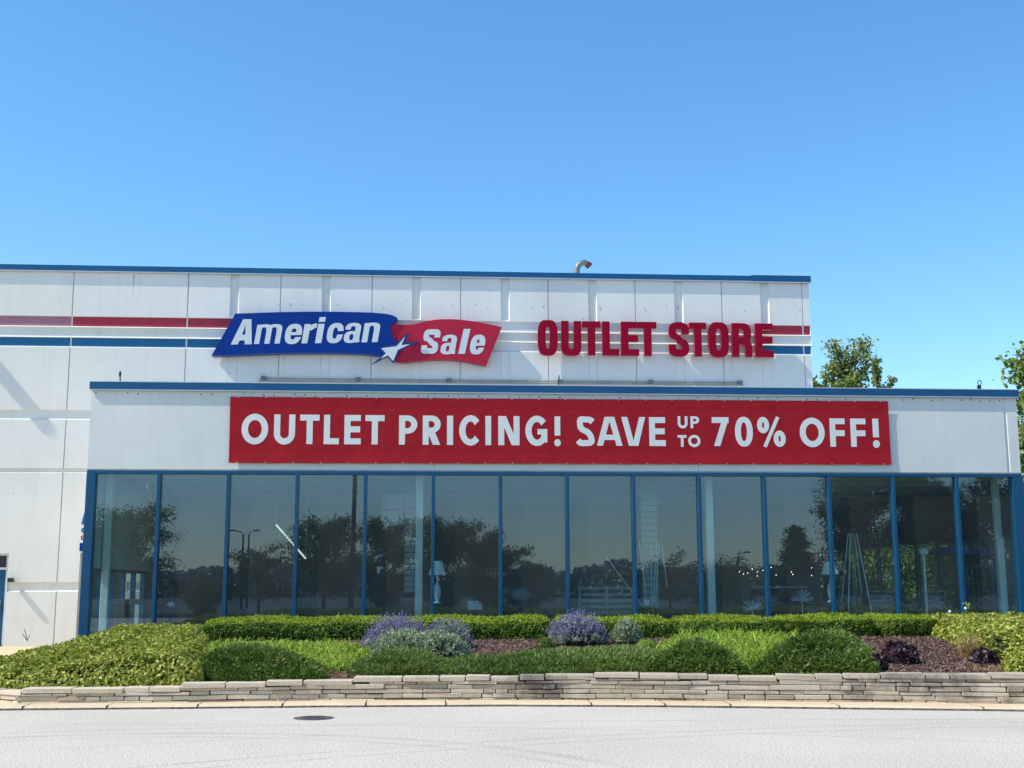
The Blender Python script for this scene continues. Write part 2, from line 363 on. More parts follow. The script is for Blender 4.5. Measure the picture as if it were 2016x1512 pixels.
# ------------------------------------------------------------------ glyphs: implicit shapes -> contours -> filled letters
def bx(x, y, x0, x1, y0, y1): return np.minimum(np.minimum(x-x0, x1-x), np.minimum(y-y0, y1-y))
def el(x, y, cx, cy, a, b, n=2.0): return (1-((np.abs(x-cx)/a)**n+(np.abs(y-cy)/b)**n)**(1/n))*min(a, b)
def sg(x, y, p, q, t):
    dx, dy = q[0]-p[0], q[1]-p[1]; L = math.hypot(dx, dy); u = ((x-p[0])*dx+(y-p[1])*dy)/L; w = ((x-p[0])*dy-(y-p[1])*dx)/L
    return np.minimum(np.minimum(u, L-u), t/2-np.abs(w))
def hp(x, y, p, q):                              # positive left of p->q
    dx, dy = q[0]-p[0], q[1]-p[1]; L = math.hypot(dx, dy); return (-(x-p[0])*dy+(y-p[1])*dx)/L
mx, mn = np.maximum, np.minimum
def cv(x, y, pts, ts):                           # thick curve along Catmull-Rom points
    P = [np.array(q, float) for q in pts]; P = [2*P[0]-P[1]]+P+[2*P[-1]-P[-2]]; out = []
    for i in range(1, len(P)-2):
        for t in np.linspace(0, 1, 10, endpoint=(i == len(P)-3)):
            a, b, c, d = P[i-1:i+3]; out.append(.5*((2*b)+(-a+c)*t+(2*a-5*b+4*c-d)*t*t+(-a+3*b-3*c+d)*t**3))
    best = np.full(x.shape, -9.0)
    for k_, (p, q) in enumerate(zip(out[:-1], out[1:])):
        dx, dy = q-p; L2 = dx*dx+dy*dy+1e-12; u = np.clip(((x-p[0])*dx+(y-p[1])*dy)/L2, 0, 1)
        t = ts if not hasattr(ts, '__len__') else np.interp(k_/len(out), np.linspace(0, 1, len(ts)), ts)
        best = mx(best, t/2-np.hypot(x-p[0]-u*dx, y-p[1]-u*dy))
    return best
def bowl(x, y, x0, x1, y0, y1, n=2.0):           # D shape: square on the left, round on the right
    h = (y1-y0)/2; xm = max(x0, x1-h*1.05)
    return mx(bx(x, y, x0, xm+.002, y0, y1), mn(el(x, y, xm, (y0+y1)/2, x1-xm, h, n), x-xm+.003))
def glyph(ch, x, y, w, t, n=2.0, th=None):
    th = th or t; o = .02
    ring = lambda cx, cy, a, b, ta, tb, nn=n, ni=None: mn(el(x, y, cx, cy, a, b, nn), -el(x, y, cx, cy, a-ta, b-tb, ni or nn))
    if ch == 'O': return ring(w/2, .5, w/2, .5+o, t*1.05, th*1.05)
    if ch == '0': return ring(w/2, .5, w/2, .5+o, t*1.02, th*.95, max(n, 2.2))
    if ch == 'I': return bx(x, y, 0, w, 0, 1)
    if ch == 'T': return mx(bx(x, y, 0, w, 1-th, 1), bx(x, y, w/2-t/2, w/2+t/2, 0, 1))
    if ch == 'L': return mx(bx(x, y, 0, t, 0, 1), bx(x, y, 0, w, 0, th))
    if ch == 'E': return mx(mx(bx(x, y, 0, t, 0, 1), bx(x, y, 0, w, 0, th)), mx(bx(x, y, 0, w*.985, 1-th, 1), bx(x, y, 0, w*.95, .5-th/2+.01, .5+th/2+.01)))
    if ch == 'F': return mx(bx(x, y, 0, t, 0, 1), mx(bx(x, y, 0, w, 1-th, 1), bx(x, y, 0, w*.97, .40-th/2+.08, .40+th/2+.08)))
    if ch == 'U':
        r = min(w/2, .5); return mx(mn(mx(bx(x, y, 0, t, r, 1), bx(x, y, w-t, w, r, 1)), 9), mn(ring(w/2, r, w/2, r+o, t, th*1.02), r+.003-y))
    if ch == 'P': return mx(bx(x, y, 0, t, 0, 1), mn(bowl(x, y, 0, w, .37, 1, n), -bowl(x, y, t, w-t, .37+th*.93, 1-th*.93, n)))
    if ch == 'R':
        b = mn(bowl(x, y, 0, w*.95, .40, 1, n), -bowl(x, y, t, w*.95-t, .40+th*.9, 1-th*.93, n))
        if n > 2.4: leg = mn(cv(x, y, [(w*.45, .48), (w*.66, .45), (w-t*.56, .33), (w-t*.52, .15), (w-t*.48, -.2)], t), y)
        else: leg = mn(mn(sg(x, y, (w*.33, .62), (w-t*.62, -.1), t*1.12), y), .5-y)
        return mx(mx(bx(x, y, 0, t, 0, 1), b), leg)
    if ch == 'C' or ch == 'G':
        r = ring(w*.53, .5, w*.53, .5+o, t*1.05, th*1.05)
        wd = mn(hp(x, y, (w*.50, .5), (w*1.1, .03 if ch == 'C' else .5)), -hp(x, y, (w*.50, .5), (w*1.1, .97)))
        r = mn(mn(r, -wd), w-x)
        if ch == 'G': r = mx(r, mx(bx(x, y, w*.55, w, .37, .37+th*.95), bx(x, y, w-t, w, .1, .5)))
        return r
    if ch == 'N': return mx(mx(bx(x, y, 0, t, 0, 1), bx(x, y, w-t, w, 0, 1)), mn(mn(sg(x, y, (t*.55, 1.1), (w-t*.55, -.1), t*1.02), y), 1-y))
    if ch == 'A':
        h = t*.56; s_ = mn(mn(mx(sg(x, y, (w/2-.02, 1.15), (h-.075, -.15), t*1.0), sg(x, y, (w/2+.02, 1.15), (w-h+.075, -.15), t*1.0)), y), 1-y)
        return mx(s_, bx(x, y, w*.25, w*.75, .2, .2+th*.9))
    if ch == 'V':
        h = t*.56; return mn(mn(mx(sg(x, y, (w/2-.02, -.15), (h-.075, 1.15), t), sg(x, y, (w/2+.02, -.15), (w-h+.075, 1.15), t)), y), 1-y)
    if ch == '!': return mx(bx(x, y, w*.06, w*.94, .34, 1), el(x, y, w/2, w*.5-.02, w*.5, w*.55))
    if ch == '7': return mx(bx(x, y, 0, w, 1-th, 1), mn(mn(sg(x, y, (w*.93-t*.5+.06, 1.02), (w*.30-.03, -.06), t*1.02), y), mn(1-y, w-x)))
    if ch == '%':
        a, b = w*.215, .265; tt = t*.86
        return mx(mx(ring(a, 1-b, a, b+o, tt, tt), ring(w-a, b, a, b+o, tt, tt)), sg(x, y, (w*.255, -.02), (w*.745, 1.02), t*.62))
    if ch == 'S':
        a = t/2; b = th/2
        if n > 2.4:
            sp_ = [(w-a, .655), (w-a, .76), (w-a*1.25, .86), (w*.5, 1-b), (a*1.3, .86), (a*1.02, .74), (a*1.35, .62), (w*.5, .50), (w-a*1.35, .37), (w-a*1.02, .26), (w-a*1.3, .13), (w*.5, b), (a*1.25, .13), (a, .24), (a, .345)]
        else:
            sp_ = [(w*.90, .815), (w*.76, .89), (w*.53, 1-b), (w*.22, .90), (a+.01, .735), (w*.27, .58), (w*.64, .45), (w-a-.005, .265), (w*.80, .115), (w*.46, b-.015), (w*.20, .095), (w*.07, .185)]
        r = cv(x, y, sp_, t)
        for p, q in ((sp_[0], sp_[1]), (sp_[-1], sp_[-2])):
            L = math.hypot(p[0]-q[0], p[1]-q[1]); r = mn(r, -mn(((x-p[0])*(p[0]-q[0])+(y-p[1])*(p[1]-q[1]))/L, t*.75-np.hypot(x-p[0], y-p[1])))
        return r
    # heavy condensed lower case
    xh = .755
    if ch == 'l': return bx(x, y, 0, w, 0, 1.0)
    if ch == 'i': return mx(bx(x, y, 0, w, 0, xh), bx(x, y, 0, w, .83, 1.02))
    if ch in 'nm':
        k_ = 1 if ch == 'n' else 2; pw = (w-t)/k_; r = bx(x, y, 0, t, 0, xh)
        for j in range(k_):
            x0 = j*pw
            a = mn(el(x, y, x0+(pw+t)/2+.02, xh-.20, (pw+t)/2-.02, .215, 2.6), -el(x, y, x0+(pw+t)/2-.01, xh-.22, (pw-t)/2-.005, .115, 2.6)); a = mn(a, mn(y-(xh-.23), x-x0-t*.4))
            r = mx(r, mx(a, bx(x, y, x0+pw, x0+pw+t, 0, xh-.19)))
        return r
    if ch == 'r': return mx(bx(x, y, 0, t, 0, xh), mn(mn(el(x, y, w*1.0, xh-.25, w*.72, .27, 2), -el(x, y, w*1.05, xh-.34, w*.44, .19, 2)), mn(y-(xh-.25), w-x)))
    if ch == 'e':
        r = ring(w/2, xh/2, w/2, xh/2+.02, t, th*.8, 2.5, 2.6); r = mx(r, bx(x, y, t*.5, w-.02, xh*.44, xh*.44+.12))
        return mn(r, -bx(x, y, w*.52, 2, xh*.335, xh*.44))
    if ch == 'c': return mn(ring(w/2, xh/2, w/2, xh/2+.02, t, th*.8, 2.5, 2.6), -bx(x, y, w*.5, 2, xh*.42, xh*.60))
    if ch == 'a':
        top = mn(ring(w/2-.01, xh-.2, w/2-.01, .215, t*.95, .13, 2.5), y-(xh-.2)); top = mx(mn(top, 9), bx(x, y, w-t-.01, w-.02, 0, xh-.18)); top = mx(top, bx(x, y, 0.015, t*.95, xh-.245, xh-.18))
        lo = ring(w*.46, .215, w*.46, .235, t*.95, .115, 2.5); lo = mn(lo, w-.02-x)
        return mx(mx(top, lo), bx(x, y, w-t-.01, w, 0, .10))
    raise KeyError(ch)

def contours(fn, x0, x1, y0, y1, res):
    nx, ny = max(8, int((x1-x0)/res)), max(8, int((y1-y0)/res))
    xs = np.linspace(x0, x1, nx); ys = np.linspace(y0, y1, ny); gx, gy = np.meshgrid(xs, ys)
    f = fn(gx, gy)+1e-7; f[0, :] = f[-1, :] = -1; f[:, 0] = f[:, -1] = -1
    ins = f > 0; segs = {}
    def pt(e):
        i, j, k_ = e
        if k_ == 0: t = f[i, j]/(f[i, j]-f[i, j+1]); return (xs[j]+(xs[j+1]-xs[j])*t, ys[i])
        t = f[i, j]/(f[i, j]-f[i+1, j]); return (xs[j], ys[i]+(ys[i+1]-ys[i])*t)
    s4 = ins[:-1, :-1]*1+ins[:-1, 1:]*2+ins[1:, 1:]*4+ins[1:, :-1]*8
    T = {1: [(3, 0)], 2: [(0, 1)], 3: [(3, 1)], 4: [(1, 2)], 5: [(3, 0), (1, 2)], 6: [(0, 2)], 7: [(3, 2)], 8: [(2, 3)], 9: [(2, 0)], 10: [(0, 1), (2, 3)], 11: [(2, 1)], 12: [(1, 3)], 13: [(1, 0)], 14: [(0, 3)]}
    for i, j in zip(*np.nonzero((s4 > 0) & (s4 < 15))):
        ed = [(i, j, 0), (i, j+1, 1), (i+1, j, 0), (i, j, 1)]
        for a, b in T[int(s4[i, j])]: segs[ed[a]] = ed[b]
    loops = []
    while segs:
        a0, b = segs.popitem(); lp = [pt(a0)]
        while b != a0 and b in segs: lp.append(pt(b)); b = segs.pop(b)
        loops.append(simp(lp))
    return [l for l in loops if len(l) > 2 and abs(sum(l[i-1][0]*l[i][1]-l[i][0]*l[i-1][1] for i in range(len(l)))) > 2e-4]
def simp(lp, tol=.0025):
    P = np.array(lp)
    def dp(a, b):
        if b <= a+1: return []
        d = P[b]-P[a]; L = np.hypot(*d)+1e-12; q = P[a+1:b]-P[a]; dist = np.abs(q[:, 0]*d[1]-q[:, 1]*d[0])/L
        k_ = int(dist.argmax())
        if dist[k_] < tol: return []
        k_ += a+1; return dp(a, k_)+[k_]+dp(k_, b)
    h = int(((P-P[0])**2).sum(1).argmax())
    idx = [0]+dp(0, h)+[h]+dp(h, len(P)-1)+([len(P)-1] if np.hypot(*(P[-1]-P[0])) > tol*2 else [])
    return [tuple(P[i]) for i in dict.fromkeys(idx)]
def fill(mb, loops, to3, depth, m_front=0, m_side=1):
    """front face at to3(u,v,0), sides back to to3(u,v,depth)"""
    def has(lp, p):
        c = False
        for q in range(len(lp)):
            (a, b), (e, f) = lp[q-1], lp[q]
            if (b > p[1]) != (f > p[1]) and p[0] < (e-a)*(p[1]-b)/(f-b)+a: c = not c
        return c
    dep = [sum(has(o_, lp[0]) for o_ in loops if o_ is not lp) for lp in loops]
    for k_, lp in enumerate(loops):
        if dep[k_] % 2: continue
        grp = [lp]+[h for j, h in enumerate(loops) if dep[j] == dep[k_]+1 and has(lp, h[0])]
        tri = tessellate_polygon([[Vector((u, v, 0)) for u, v in g] for g in grp]); i0 = len(mb.v)
        mb.v += [tuple(to3(u, v, 0)) for g in grp for u, v in g]
        for a, b, c in tri: mb.f.append((i0+a, i0+b, i0+c)); mb.mi.append(m_front)
    if depth:
        for lp in loops:
            for q in range(len(lp)):
                (a, b), (c, d) = lp[q-1], lp[q]
                mb.quad(to3(a, b, 0), to3(c, d, 0), to3(c, d, depth), to3(a, b, depth), m_side)
# ------------------------------------------------------------------ store building
SB = 6.0                                             # main wall stands 6 m behind the glazed front
XL, XR = X(176, 850, 0), X(2004.5, 850, 0)           # glazed front block
ZC1, ZC0 = Z(1008, 760.0, 0), Z(1008, 773.3, 0)      # its coping
ZH = Z(1008, 929.0, 0)                               # underside of fascia
FL = .66                                             # floor
MT, MB0 = Z(800, 533.7, SB), Z(800, 543.8, SB)       # main coping
MXR = X(1592, 560, SB); MXL = -26.0
store = thing('store_building', 'white outlet store with blue glazed front block and striped upper wall', 'building', (0, 0, 0))

class Relief:
    """front wall as a grid of nodes with chamfered recesses"""
    def __init__(s): s.rec = []
    def add(s, x0, x1, z0, z1, d, c=.028): s.rec.append((x0, x1, z0, z1, d, c))
    def mesh(s, mb, x0, x1, z0, z1, Y, holes=()):
        xs = {x0, x1}; zs = {z0, z1}
        for a, b, e, f, d, c in s.rec:
            xs |= {a, a+c, b-c, b}; zs |= {e, e+c, f-.004, f}
        for a, b, e, f in holes: xs |= {a, b}; zs |= {e, f}
        xs = np.array(sorted(v for v in xs if x0 <= v <= x1)); zs = np.array(sorted(v for v in zs if z0 <= v <= z1))
        gx, gz = np.meshgrid(xs, zs); dep = np.zeros_like(gx)
        for a, b, e, f, d, c in s.rec:
            tx = np.clip(np.minimum(gx-a, b-gx)/c, 0, 1); tz = np.minimum(np.clip((gz-e)/c, 0, 1), np.clip((f-gz)/.004, 0, 1))
            dep = np.maximum(dep, d*np.minimum(tx, tz))
        i0 = len(mb.v); nx = len(xs)
        mb.v += [(float(a), float(Y+d), float(b)) for a, b, d in zip(gx.ravel(), gz.ravel(), dep.ravel())]
        for j in range(len(zs)-1):
            for i in range(nx-1):
                cx_, cz_ = (xs[i]+xs[i+1])/2, (zs[j]+zs[j+1])/2
                if any(a < cx_ < b and e < cz_ < f for a, b, e, f in holes): continue
                q = i0+j*nx+i; mb.f.append((q, q+1, q+nx+1, q+nx)); mb.mi.append(0)

rl = Relief()
G0 = lambda y: Z(260, y, SB)
rows = [(642.8, 623.9), (662.8, 645.2), (682.6, 665.4)]
rows_z = [(G0(a), G0(b)) for a, b in rows]
for a, b in rows_z: rl.add(MXL-1, MXR+1, a-.03, b, .05, .03)
low = [(826, 807), (930.5, 921.7), (1165, 1146.4)]
for a, b in low: rl.add(MXL-1, MXR+1, Z(80, a, SB), Z(80, b, SB), .05, .03)
JX = [X(q, 560, SB) for q in (145, 371, 553, 733, 907, 1079, 1250, 1420, 1578)]
for q in JX+[JX[0]-(JX[1]-JX[0]), JX[0]-2*(JX[1]-JX[0])]: rl.add(q-.016, q+.016, -1, MT+1, .04, .01)
for a, b in ((453.8, 471.6), (634.3, 652), (811.4, 829), (985.8, 1003.5), (1157.4, 1174.6), (1326.6, 1344.4), (1495.7, 1513)):
    xa, xb = X(a, 560, SB), X(b, 560, SB); rl.add(xa, xb, rows_z[0][1]+.02, MB0+.2, .06, .03); rl.add(xa-.007, xa+.007, -1, rows_z[2][0], .012, .004); rl.add(xb-.007, xb+.007, -1, rows_z[2][0], .012, .004)
DX0, DX1 = X(-60, 1180, SB), X(12, 1180, SB); DZ1 = Z(6, 1090, SB)
EX0, EX1 = X(153, 1180, SB), X(153, 1180, SB)+1.25; EZ1 = Z(155, 1089, SB)
mb = MB(); rl.mesh(mb, MXL, MXR, -.3, MB0+.05, SB, holes=((DX0, DX1, .1, DZ1), (EX0, min(EX1, XL), .1, EZ1), (XL+.003, MXR+5, -5, ZH+.27)))
for (a, b, zt) in ((DX0, DX1, DZ1), (EX0, EX1, EZ1)):
    mb.quad((a, SB, .1), (a, SB+.3, .1), (a, SB+.3, zt), (a, SB, zt)); mb.quad((b, SB, .1), (b, SB+.3, .1), (b, SB+.3, zt), (b, SB, zt)); mb.quad((a, SB, zt), (b, SB, zt), (b, SB+.3, zt), (a, SB+.3, zt))
mb.quad((MXR, SB, ZH+.27), (MXR, SB+40, ZH+.27), (MXR, SB+40, MB0+.05), (MXR, SB, MB0+.05)); mb.quad((MXR, 15.2, -.3), (MXR, SB+40, -.3), (MXR, SB+40, ZH+.27), (MXR, 15.2, ZH+.27))
mb.quad((MXL, SB+.1, MB0), (MXR, SB+.1, MB0), (MXR, SB+40, MB0), (MXL, SB+40, MB0))
wallo = mb.build('wall', M['wall'], store, recalc=False)
# stripes painted into the grooves, panel by panel
def stripe(x0, x1, row, mat, name, label=None):
    a, b = rows_z[row]; m_ = MB()
    cuts = [x0]+[q for q in JX if x0 < q < x1]+[x1]
    for u, v in zip(cuts[:-1], cuts[1:]): m_.quad((u+.02, SB+.046, a+.005), (v-.02, SB+.046, a+.005), (v-.02, SB+.046, b-.006), (u+.02, SB+.046, b-.006))
    o = m_.build(name, M[mat], store, recalc=False)
    if label: o['label'] = label
xs_l, xs_r = X(470, 650, SB), X(1500, 650, SB)
stripe(MXL, JX[0], 0, 'fadedstripe', 'red_stripe', 'red stripe faded to dusty pink at the far left')
stripe(JX[0], xs_l, 0, 'redstripe', 'red_stripe'); stripe(xs_r, MXR+.01, 0, 'redstripe', 'red_stripe')
stripe(MXL, xs_l, 2, 'bluestripe', 'blue_stripe'); stripe(xs_r, MXR+.01, 2, 'bluestripe', 'blue_stripe')
# copings
def coping(x0, x1, Y, z0, z1, depth, back, name):
    m_ = MB(); m_.box(x0, x1, Y-depth, Y+back, z0, z1, 0); m_.box(x0, x1, Y-depth+.003, Y-depth+.05, z0-.028, z0-.002, 1)
    return m_.build(name, [M['coping'], M['coplip']], store)
xsp = X(1478, 548, SB)
coping(MXL, xsp, SB, MB0, MT, .085, .35, 'coping'); coping(xsp, MXR+.04, SB, MB0-.012, MT+.02, .10, .35, 'coping')
coping(XL-.03, XR+.04, 0, ZC0, ZC1, .075, .35, 'coping')
m_ = MB(); m_.box(XL-.03, XR+.04, -.079, -.02, ZC1+.001, ZC1+.02, 0); m_.build('coping_lip', M['coplip'], store)
# fascia of the front block
rf = Relief()
for q in (855, 1374.5): rf.add(X(q, 920, 0)-.012, X(q, 920, 0)+.012, 0, 9, .02, .006)
q = X(1983, 850, 0); rf.add(q-.06, q+.02, 0, 9, .03, .03)
mb = MB(); rf.mesh(mb, XL, XR, ZH, ZC0, 0)
mb.quad((XL, 0, ZH), (XL, SB-.003, ZH), (XL, SB-.003, ZC0), (XL, 0, ZC0)); mb.quad((XR, 0, ZH), (XR, 15.3, ZH), (XR, 15.3, ZC0), (XR, 0, ZC0)); mb.quad((XL, 0, ZH), (XR, 0, ZH), (XR, .3, ZH), (XL, .3, ZH))
mb.quad((XL, .3, ZH), (XR, .3, ZH), (XR, .3, ZC0-.3), (XL, .3, ZC0-.3))
mb.build('fascia', M['fascia'], store, recalc=False)
m_ = MB(); m_.box(XL+.02, XR-.02, .36, SB-.1, ZC0-.5, ZC0-.3); m_.box(MXR+.01, XR-.02, SB-.1, 13.9, ZC0-.5, ZC0-.3); m_.build('roof_slab', M['roof'], store)
m_ = MB(); m_.box(XL, XR, -.012, .0, ZH-.002, ZH+.03); m_.build('fascia_trim', M['conduit'], store)
# glazing frame
GY = .07
mull = [X(450.5, 932.6, 0)+1.5235*i for i in range(-1, 12)]
head0 = ZH-.075
m_ = MB(); m_.box(XL, XR, -.03, .16, head0, ZH-.003); m_.build('head_rail', M['blue'], store)
m_ = MB(); m_.box(XL, XR, -.03, .16, FL-.1, FL+.02); m_.build('sill_rail', M['blue'], store)
jl, jr = X(191, 1000, 0), X(1996, 1000, 0)
m_ = MB(); m_.box(XL, jl-.06, -.05, .18, FL-.6, head0-.001); m_.build('corner_post', M['blue'], store)
m_ = MB(); m_.box(jr, XR, -.05, .18, FL-.6, head0-.001); m_.build('corner_post', M['blue'], store)
for q in mull:
    m_ = MB(); m_.bevbox(q-.038, q+.038, -.045, .12, FL+.021, head0-.001, .006); m_.build('mullion', M['blue'], store)
edges = [jl-.06]+mull+[jr]
for a, b in zip(edges[:-1], edges[1:]):
    jx, jz = rnd.uniform(-.0004, .0004), rnd.uniform(-.0005, .0005); w, h = b-a, head0-FL
    m_ = MB(); m_.quad((a, GY-jx*w, FL-jz*h), (b, GY+jx*w, FL-jz*h), (b, GY+jx*w+jz*h, head0), (a, GY-jx*w+jz*h, head0)); m_.build('window_pane', M['glass'], store, recalc=False)
# right side glazing
ys = [.18, 1.7, 3.2, 4.7, 6.2, 7.7, 9.2, 10.7, 12.2, 13.7, 15.1]
SR = 2.75
m_ = MB(); m_.box(XR-.09, XR-.005, .18, 15.2, SR+.06, head0-.004, 0); m_.box(XR-.14, XR-.092, .18, 15.2, SR+.06, head0-.004, 1); m_.build('side_wall', [M['wall'], M['intdark']], store)
for y in ys[1:]:
    m_ = MB(); m_.box(XR-.13, XR, y-.04, y+.04, FL, SR); m_.build('mullion', M['blue'], store)
m_ = MB(); m_.box(XR-.14, XR+.005, .18, 15.2, SR, SR+.058); m_.box(XR-.14, XR-.004, .18, 15.2, head0, ZH-.003); m_.box(XR-.14, XR+.005, .18, 15.2, FL-.6, FL); m_.build('side_rail', M['blue'], store)
for a, b in zip(ys[:-1], ys[1:]):
    m_ = MB(); m_.quad((XR-.06, a, FL), (XR-.06, b, FL), (XR-.06, b, SR), (XR-.06, a, SR)); m_.build('window_pane', M['glass'], store, recalc=False)
# left side: wall above, low glazing below
SZ = 2.05
m_ = MB(); m_.box(XL+.005, XL+.16, .18, SB-.003, SZ, ZH-.004); m_.build('side_wall', M['wall'], store)
for y in (1.3, 2.4, 3.5, 4.6, 5.7):
    m_ = MB(); m_.box(XL+.01, XL+.13, y-.04, y+.04, FL, SZ); m_.build('mullion', M['blue'], store)
m_ = MB(); m_.box(XL+.01, XL+.15, .18, SB-.003, SZ-.08, SZ-.003); m_.build('side_rail', M['blue'], store)
yy = [.18, 1.3, 2.4, 3.5, 4.6, 5.7]
for a, b in zip(yy[:-1], yy[1:]):
    m_ = MB(); m_.quad((XL+.06, a, FL), (XL+.06, b, FL), (XL+.06, b, SZ), (XL+.06, a, SZ)); m_.build('window_pane', M['glass'], store, recalc=False)
# interior shell
m_ = MB(); m_.box(XL+.01, XR-.01, .2, 15, FL-.2, FL-.01); m_.build('floor', M['intfloor'], store)
CZ = ZH+.25
m_ = MB(); m_.quad((XL+.004, .31, CZ), (XR-.01, .31, CZ), (XR-.01, 15.1, CZ), (XL+.004, 15.1, CZ)); m_.build('ceiling', M['intceil'], store)
m_ = MB(); m_.quad((XL-.5, 15, 0), (XR, 15, 0), (XR, 15, CZ), (XL-.5, 15, CZ)); m_.quad((XL+.01, SB-.004, 0), (XL+.01, 15, 0), (XL+.01, 15, CZ), (XL+.01, SB-.004, CZ)); m_.build('back_wall', M['intwall'], store)
for y in (2.0, 3.6, 5.6, 8.0, 11.0):
    m_ = MB(); m_.box(XL+.3, XR-.6, y-.09, y+.09, CZ-.26, CZ-.004); m_.build('ceiling_beam', M['beam'], store)
for i, (px, Y_) in enumerate(((211, .95), (825, .95), (1398, .95), (1968, .95))):
    m_ = MB(); x = X(px, 1080, Y_); m_.bevbox(x-.085, x+.085, Y_-.08, Y_+.08, FL-.01, CZ-.004, .01); m_.build('column', M['column'], store)
# slatted display panel just inside (left of the second column)
for pa, pb, yb_ in ((797, 817, 1166), (1263, 1294, 1196)):
    x0, x1 = X(pa, 1050, 1.4), X(pb, 1050, 1.4); m_ = MB(); z0 = Z(pa, yb_, 1.4)
    for j in range(20):
        zz = z0+j*(CZ-.3-z0)/20; m_.box(x0, x1, 1.4, 1.44, zz, zz+(CZ-.3-z0)/20-.02)
    m_.build('slat_panel', M['slatpale'], store)
# doors in the main wall
def door(x0, x1, zt, leaf, lab, frame):
    Y_ = SB+.16; hz = min(zt-.42, 2.2); m_ = MB()
    m_.box(x0, x0+.05, Y_-.03, Y_+.06, .1, zt-.001); m_.box(x1-.09, x1, Y_-.03, Y_+.06, .1, zt-.001); m_.box(x0+.05, x1-.09, Y_-.03, Y_+.06, hz, hz+.06); m_.box(x0+.05, x1-.09, Y_-.03, Y_+.06, zt-.05, zt-.001)
    d = m_.build('door', M[frame], store); d['label'] = lab
    m_ = MB(); m_.box(x0+.051, x1-.091, Y_, Y_+.03, .12, hz-.001); m_.build('door_leaf', M[leaf], d)
    m_ = MB(); m_.box(x0+.051, x1-.091, Y_+.01, Y_+.02, hz+.061, zt-.051); m_.build('transom_pane', M['darkmetal'], d)
    m_ = MB(); m_.box(x1-.22, x1-.19, Y_-.06, Y_-.002, 1.0, 1.3); m_.build('handle', M['aluframe'], d)
door(DX0, DX1, DZ1, 'blue', 'blue door with dark transom at the left edge', 'aluframe')
door(EX0, EX1, EZ1, 'darkmetal', 'dark glass entrance door beside the glazed block', 'aluframe')
# projecting steel beam above the left entrance (its shadow crosses the wall)
m_ = MB(); xb, zb_ = X(-190, 505, SB), Z(-190, 505, SB); m_.box(xb-.14, xb+.14, SB-1.05, SB-.002, zb_-.12, zb_+.12); m_.build('canopy_beam', M['wall'], store)

# ------------------------------------------------------------------ signs
def pxplane(Y): return lambda u, v, d: at(u, v, Y)+np.array([0, d, 0])
def smooth_poly(pts, closed=False, n=6, sharp=()):
    P = [np.array(q, float) for q in pts]; out = []
    for i in range(len(P)-1):
        a = P[i-1] if i > 0 and i not in sharp else 2*P[i]-P[i+1]; b, c = P[i], P[i+1]; d = P[i+2] if i+2 < len(P) and i+1 not in sharp else 2*c-b
        for t in np.linspace(0, 1, n, endpoint=False): out.append(tuple(.5*((2*b)+(-a+c)*t+(2*a-5*b+4*c-d)*t*t+(-a+3*b-3*c+d)*t**3)))
    return out+[tuple(P[-1])]
SY = SB-.34
logo = thing('wall_sign', 'blue and red waving flag sign with a star reading American Sale', 'sign', tuple(at(700, 660, SY)))
c1 = lambda a: [(410+u/5.169, 600+v/5.169) for u, v in a]
c2 = lambda a: [(710+u/6.72, 610+v/6.72) for u, v in a]
blue = smooth_poly(c1([(33, 517), (275, 90), (760, 74), (1180, 70), (1480, 74), (1700, 82), (1850, 100), (1915, 128), (1925, 148), (1895, 175), (1865, 205), (1855, 245), (1868, 310), (1900, 365), (1935, 420), (1860, 500), (1740, 515), (1640, 502), (1430, 492), (1160, 488), (730, 492), (260, 510), (33, 517)]), sharp=(1,))
red = smooth_poly(c2([(440, 182), (560, 198), (700, 190), (850, 155), (1000, 130), (1150, 124), (1320, 130), (1530, 158), (1720, 195), (1868, 228), (1660, 738), (1550, 715), (1320, 672), (1100, 655), (900, 660), (700, 680), (480, 685), (350, 560), (350, 300), (440, 182)]), sharp=(9, 10))
m_ = MB(); fill(m_, [blue], pxplane(SY), .30); m_.build('blue_panel', [M['signblue'], M['signbluedark']], logo)
m_ = MB(); fill(m_, [red], pxplane(SY+.05), .24); m_.build('red_panel', [M['signred'], M['signredge']], logo)
star_o = c2([(655, 285), (612, 400), (780, 412), (560, 520), (510, 550), (440, 715), (355, 622), (135, 732), (318, 590), (235, 490), (455, 445)])
star_i = c2([(590, 352), (552, 440), (540, 465), (655, 455), (470, 555), (432, 678), (362, 600), (262, 648), (330, 570), (272, 508), (470, 470)])
star_o = c2([(655, 285), (590, 432), (780, 412), (512, 548), (440, 715), (358, 622), (135, 732), (312, 586), (235, 490), (462, 452)])
star_i = c2([(590, 352), (540, 466), (655, 455), (492, 530), (432, 678), (362, 602), (262, 648), (334, 572), (272, 508), (478, 480)])
m_ = MB(); fill(m_, [star_o], pxplane(SY-.035), .03); st_ = m_.build('star', [M['signbluedark'], M['signbluedark']], logo)
m_ = MB(); fill(m_, [star_i], pxplane(SY-.045), .009); m_.build('star_face', [M['signwhite'], M['signwhite']], st_)
def glyph_px(ch, bl, wpx, cap, t, slant, rise, n=2.6, th=None):
    """outline in photo pixels; bl = baseline-left pixel"""
    w = wpx/cap; lo = contours(lambda x, y: glyph(ch, x, y, w, t, n, th), -.06, w+.06, -.06, 1.1, .012)
    return [[(bl[0]+(u+v*slant)*cap, bl[1]-v*cap-u*cap*rise) for u, v in lp] for lp in lo]
cap = 260/5.169; bl0 = (410, 600)
am = [('A', 228, 405, 215, .285), ('m', 465, 400, 262, .205), ('e', 765, 397, 170, .225), ('r', 947, 393, 128, .235), ('i', 1085, 391, 66, .24), ('c', 1192, 388, 165, .225), ('a', 1370, 386, 165, .225), ('n', 1558, 383, 165, .225)]
m_ = MB()
